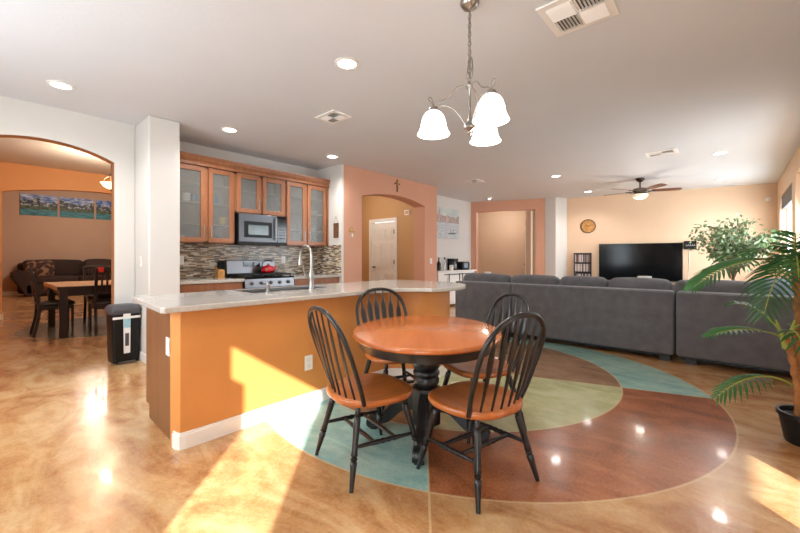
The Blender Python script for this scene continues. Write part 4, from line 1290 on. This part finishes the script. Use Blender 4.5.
MB().lathe([(.055, .03), (.07, .06), (.065, .14), (.045, .18)], 20, (.04, 0, 0), (.04, 0, 1)).build('carafe', 'steel', b4)
b5 = thing('toaster_oven', 'black toaster at the right end of the white buffet', 'toaster', (-5.32, 8.50, .866))
MB().rbox(-.12, .12, -.17, .17, .015, .21, .03).build('toaster_body', 'blackplastic', b5)
MB().box(.12, .125, -.12, .08, .05, .17).build('toaster_door', 'blackglass', b5)
MB().box(.12, .135, .11, .15, .05, .17).build('control_panel', 'greyplastic', b5)
MB().box(-.1, .1, -.15, .15, 0, .016).build('feet', 'blackplastic', b5)

# ================================================================== PLANTS
def frond(mb_leaf, mb_stem, pts, n_leaf, L, w, seed, droop=.35, start=.25):
    rn = random.Random(seed)
    P = bez(*pts, 30)
    mb_stem.tube(P, [.006 * (1 - .8 * i / 30) + .0012 for i in range(31)], 6)
    for i in range(n_leaf):
        t = start + (1 - start) * i / (n_leaf - 1)
        q = t * 30; j = min(int(q), 29)
        p = P[j].lerp(P[j + 1], q - j)
        tg = (P[j + 1] - P[j]).normalized()
        hz = Vector((P[-1].x - P[0].x, P[-1].y - P[0].y, 0)).normalized()
        sd_ = hz.cross(Vector((0, 0, 1))).normalized(); up = sd_.cross(tg).normalized()
        if up.z < 0: up = -up
        f = (t - start) / (1 - start)
        env = (sin(pi * (.22 + .70 * f))) ** .7
        for sgn in (-1, 1):
            l = L * env * rn.uniform(.88, 1.08)
            d = (sd_ * sgn * (1 - .35 * f) + tg * (.35 + .55 * f) + up * .18).normalized()
            wd = (tg * .9 - up * .25 * sgn).normalized() * w
            dn = Vector((0, 0, -droop * l))
            a = p; b = p + d * l * .3 + dn * .03; c = p + d * l * .68 + dn * .22; e = p + d * l + dn * .6
            k = mb_leaf.addv([a - wd * .3, a + wd * .3, b - wd, b + wd, c - wd * .85, c + wd * .85, e])
            mb_leaf.face((k, k + 1, k + 3, k + 2)); mb_leaf.face((k + 2, k + 3, k + 5, k + 4)); mb_leaf.face((k + 4, k + 5, k + 6))

pl = thing('potted_palm', 'tall palm with feathery fronds in a black pot', 'plant', (.345, 3.48, 0))
MB().lathe([(.095, 0), (.10, .01), (.128, .165), (.138, .17), (.138, .195), (.122, .195), (.115, .17)], 32).build('pot', 'blackplastic', pl)
MB().lathe([(.118, .165), (.06, .175), (.001, .178)], 20, cap=False).build('soil', 'soil', pl)
cr_, sr_ = cos(YAW), sin(YAW)
def V(r, dpt, z):       # r = to the viewer's right, dpt = away, relative to the pot
    return (cr_ * r - sr_ * dpt, sr_ * r + cr_ * dpt, z)
trunks = [[V(-.05, 0, .16), V(-.06, 0, .35), V(-.085, 0, .52), V(-.13, 0, .66)],
          [V(-.02, .02, .16), V(-.03, .02, .5), V(-.02, .03, .85), V(-.04, .03, 1.12)],
          [V(.03, -.03, .16), V(.04, -.03, .45), V(.06, -.03, .75), V(.07, -.03, .95)]]
for t_, r_ in zip(trunks, (.019, .021, .018)):
    P = smoothpath(t_, 8)
    rad = [r_ * (1 + .18 * (1 if i % 4 < 2 else -1)) for i in range(len(P))]
    MB().tube(P, rad, 12).build('trunk', 'bark', pl)
    for dx in (-.02, .02):
        e = Vector(t_[-1])
        MB().tube([e + Vector((dx * .2, 0, -.06)), e + Vector((dx * .9, dx, .02)), e + Vector((dx * 2.2, dx * 2, .12))], [.013, .011, .005], 8).build('leaf_sheath', 'stem', pl)
T1, T2, T3 = (t_[-1] for t_ in trunks)
def fr(o, tip, rise, L=.15, seed=1, droop=.45, start=.25):
    o = Vector(o); tip = Vector(tip)
    a = o + (tip - o) * .28 + Vector((0, 0, rise)); b = o + (tip - o) * .7 + Vector((0, 0, rise * .9))
    ml, ms = MB(), MB()
    n = int(((tip - o).length * 1.15 * (1 - start)) / .027)
    frond(ml, ms, (o, a, b, tip), n, L, .0118, seed, droop, start)
    ml.build('frond', 'leaf', pl)
    ms.build('frond_stem', 'stem', pl)
O1 = Vector(V(-.055, 0, .34))
fr(O1, V(-.57, -.02, .31), .14, .15, 1, .85, .42)
fr(T1, V(-.62, -.02, .685), .07, .13, 2, .35, .30)
fr(T1, V(-.34, .15, .86), .10, .14, 3, .35, .3)
fr(T1, V(-.22, -.20, .62), .12, .14, 4, .6, .3)
fr(T1, V(.08, -.05, .66), .14, .14, 5, .6)
fr(T2, V(-.72, -.02, .99), .13, .20, 6, .45, .22)
fr(T2, V(-.42, -.16, .84), .16, .20, 7, .7, .22)
fr(T2, V(-.30, -.24, 1.06), .12, .20, 8, .55, .2)
fr(T2, V(.12, .05, 1.22), .10, .18, 9, .5)
fr(T2, V(-.34, .24, 1.16), .10, .18, 10, .5)
fr(T2, V(-.05, -.22, 1.04), .16, .19, 11, .6)
fr(T2, V(-.14, -.30, .93), .18, .18, 16, .7)
fr(T2, V(.06, .12, 1.33), .06, .16, 14, .4)
fr(T3, V(.18, .14, .95), .18, .18, 12, .6)
fr(T3, V(.1, .32, 1.08), .16, .17, 13, .5)
fr(T3, V(0, -.16, .74), .14, .15, 15, .6)
fr(T2, V(-.30, .05, 1.20), .09, .17, 17, .45, .2)
fr(T2, V(-.20, -.12, 1.26), .06, .16, 18, .5, .2)

# ficus in the far corner
fx = thing('ficus_tree', 'leafy variegated ficus tree in the corner behind the couch', 'tree', (.0, 9.35, 0))
MB().lathe([(.13, 0), (.17, .28), (.18, .3), (.16, .3), (.15, .27)], 28).build('pot', 'blackplastic', fx)
rf = random.Random(11)
tk = MB(); lf = MB()
tk.tube(smoothpath([(0, 0, .25), (.03, 0, .6), (-.02, .02, .95), (.01, 0, 1.3)], 5), .022, 10)
tk.tube(smoothpath([(.02, .01, .25), (-.03, 0, .6), (.03, -.01, .95), (-.03, 0, 1.25)], 5), .018, 8)
ends = []
for k in range(64):
    # crown is wide and flat-topped
    a = rf.uniform(0, 2 * pi); u = rf.random() ** .5
    x, y = .60 * u * cos(a), .45 * u * sin(a)
    z = 1.55 + .46 * (1 - u * u) ** .5 * rf.uniform(-.9, 1.0)
    p = (x, y, z)
    s0 = (rf.uniform(-.03, .03), rf.uniform(-.03, .03), rf.uniform(.75, 1.2))
    P = bez(s0, (x * .2, y * .2, s0[2] + .2), (x * .75, y * .75, z), p, 8)
    tk.tube(P, [.008 - .0007 * i for i in range(9)], 5)
    ends.append(P)
for P in ends:
    for j in range(34):
        q = P[rf.randrange(3, 9)]
        c = q + Vector((rf.gauss(0, .065), rf.gauss(0, .065), rf.gauss(-.02, .055)))
        d = Vector((rf.uniform(-1, 1), rf.uniform(-1, 1), rf.uniform(-1.1, .2))).normalized()
        s_ = d.orthogonal().normalized(); s_.rotate(Matrix.Rotation(rf.uniform(0, 6), 3, d))
        l, w = rf.uniform(.065, .10), rf.uniform(.016, .024)
        k = lf.addv([c, c + d * l * .45 + s_ * w, c + d * l, c + d * l * .45 - s_ * w])
        lf.face((k, k + 1, k + 2, k + 3))
tk.build('trunk', 'twig', fx)
lf.build('foliage', 'leaf2', fx)

# ================================================================== DINING ROOM BEYOND THE ARCH
dt = thing('farmhouse_table', 'dark legged dining table with cream runner beyond the arch', 'table', (-8.05, 1.62, 0))
MB().box(-.68, .68, -.78, .78, .70, .745).build('tabletop', 'darkwood', dt, bev=.004)
MB().box(-.62, .62, -.72, .72, .60, .70).build('apron', 'darkwood', dt)
for sx in (-1, 1):
    for sy in (-1, 1):
        MB().box(sx * .62 - .045, sx * .62 + .045, sy * .72 - .045, sy * .72 + .045, 0, .70).build('leg', 'darkwood', dt, bev=.004)
rn_ = tag(MB().box(-.72, .72, -.80, .80, .747, .757).box(-.73, -.722, -.80, .80, .62, .757).box(-.72, .72, -.81, -.802, .70, .757).build('tablecloth', 'cloth', bev=.003), 'cream cloth draped over the dark dining table', 'tablecloth')
rn_.location = (-8.05, 1.62, 0)
def side_chair(label, loc, rz):
    t = thing('side_chair', label, 'chair', loc, rz, group='dark chairs at the far dining table')
    MB().rbox(-.22, .22, -.20, .22, .44, .50, .025, 3).build('seat', 'leather', t)
    MB().box(-.20, .20, -.19, .19, .38, .44).build('seat_frame', 'darkwood', t)
    for sx in (-1, 1):
        MB().tube([(sx * .20, .19, .0), (sx * .20, .19, .44)], [.018, .024], 4, up=(1, 1, 0)).build('leg', 'darkwood', t)
        MB().tube(smoothpath([(sx * .20, -.25, 0), (sx * .20, -.20, .25), (sx * .20, -.19, .48), (sx * .20, -.23, .8), (sx * .20, -.30, 1.02)], 4), .026, 4, up=(1, 1, 0)).build('leg', 'darkwood', t)
    MB().tube([(-.2, -.295, .99), (0, -.31, 1.0), (.2, -.295, .99)], .028, 6, rb=.012).build('top_rail', 'darkwood', t)
    MB().tube([(-.2, -.21, .62), (.2, -.21, .62)], .018, 6, rb=.012).build('lower_rail', 'darkwood', t)
    for k in range(5):
        x = -.13 + .065 * k
        MB().tube([(x, -.21, .62), (x, -.24, .8), (x, -.30, .99)], .008, 6, rb=.014).build('slat', 'darkwood', t)
    return t
s1 = side_chair('dark slat-back chair with black seat at the left side of the far dining table', (-7.98, .86, 0), 0)
dup(s1, 'dark slat-back chair with a red cloth on its back at the far dining table', (-7.52, 1.46, 0), radians(90))
dup(s1, 'dark slat-back chair at the far end of the far dining table', (-8.85, 1.60, 0), radians(-90))
tag(MB().box(-.05, .05, -.035, .035, -.04, .04).build('red_cloth', 'redtag', bev=.008), 'small red cloth on the top of a dark dining chair', 'cloth').location = (-7.21, 1.30, .995)
cl = thing('dining_chandelier', 'warm lit glass bowl light hanging in the dining room', 'ceiling light', (-8.15, 1.62, 0))
MB().tube([(0, 0, 2.62), (0, 0, 3.0)], .01, 8).build('rod', 'bronze', cl)
MB().lathe([(.06, 3.0), (.06, 2.98), (.02, 2.96)][::-1], 20).build('canopy', 'bronze', cl)
MB().lathe([(.01, 2.64), (.05, 2.62), (.05, 2.60), (.02, 2.57), (.02, 2.35), (.001, 2.33)][::-1], 16).build('column', 'bronze', cl)
MB().lathe([(.02, 2.37), (.07, 2.385), (.12, 2.42), (.15, 2.47), (.16, 2.475), (.14, 2.47), (.10, 2.43)], 28, cap=False).build('glass_bowl', 'bowl_lit', cl)
for k in range(3):
    m = Matrix.Rotation(k * 2.09, 4, 'Z'); MB(m).tube([(.02, 0, 2.6), (.09, 0, 2.56), (.145, 0, 2.47)], .006, 6).build('arm', 'bronze', cl)
light('dining_bulb', 'POINT', (-8.15, 1.62, 2.55), 95, (1, .76, .52), shadow_soft_size=.15)
light('den_fill', 'POINT', (-14.0, 2.5, 3.0), 100, (1, .84, .7), shadow_soft_size=.3)  # fill light for the den, no fixture there
light('hall_fill', 'POINT', (-6.3, 5.4, 2.4), 19, (1, .9, .76), shadow_soft_size=.15)  # added fill to brighten the hallway, its source is unseen
pl_ = NF @ Vector((.8, 2.5, -1.3))
light('passage_fill', 'POINT', tuple(pl_), 19, (1, .93, .85), shadow_soft_size=.15)  # added fill behind the niche opening, not a visible lamp

bs_ = thing('brown_sofa', 'dark brown velvet couch below the mountain prints', 'sofa', (-16.35, 2.4, 0))
MB().rbox(-.50, -.22, -1.45, 1.8, .05, 1.02, .08, 4).build('backrest', 'brownsofa', bs_)
MB().rbox(-.45, .50, -1.35, 1.8, .05, .40, .06, 4).build('base', 'brownsofa', bs_)
ar = MB(); ar.prism([(-1.30, .0), (-1.62, .62), (-1.60, .72), (-1.50, .80), (-1.36, .78), (-1.20, .60), (-1.15, 0)], -.45, .5)
o = ar.build('armrest', 'brownsofa', bs_, bev=.04); o.data.transform(Matrix(((0, 0, 1, 0), (1, 0, 0, 0), (0, 1, 0, 0), (0, 0, 0, 1))))
for a, b in ((-1.2, -.1), (-.1, 1.0), (1.0, 1.8)): MB().rbox(-.2, .52, a + .01, b - .01, .38, .60, .07, 4, .02).build('seat_cushion', 'brownsofa', bs_)
for a, b in ((-1.35, .1), (.1, .95), (.95, 1.8)): MB().rbox(-.3, -.02, a + .01, b - .01, .55, 1.10, .1, 4, .03).build('back_cushion', 'brownsofa', bs_)
tp = tag(MB(Matrix.Rotation(radians(-18), 4, 'Y')).rbox(-.08, .08, -.32, .32, -.25, .25, .07, 4, .03).build('throw_pillow', 'patterned'), 'patterned brown throw pillow at the left arm of the brown couch', 'pillow')
tp.location = (-16.02, 1.38, .84)
tp = tag(MB(Matrix.Rotation(radians(-18), 4, 'Y')).rbox(-.08, .08, -.36, .36, -.27, .27, .07, 4, .03).build('throw_pillow', 'brownsofa'), 'plain dark brown throw pillow in the middle of the brown couch', 'pillow')
tp.location = (-16.02, 2.85, .86)
for k, (a, b, l) in enumerate(((1.02, 1.90, 'leftmost of the three mountain lake prints above the brown couch'), (1.96, 2.86, 'middle of the three mountain lake prints above the brown couch'), (2.92, 3.8, 'rightmost mountain lake print, partly hidden by the arch'))):
    c = tag(MB().box(0, b - a, 0, .68, 0, .03).build('landscape_print', landscape_material('mountain_lake_print_%d' % k, 1.7 * k + .3)), l, 'picture')
    c.matrix_world = frame((-16.899, a, 2.54), (0, 1))
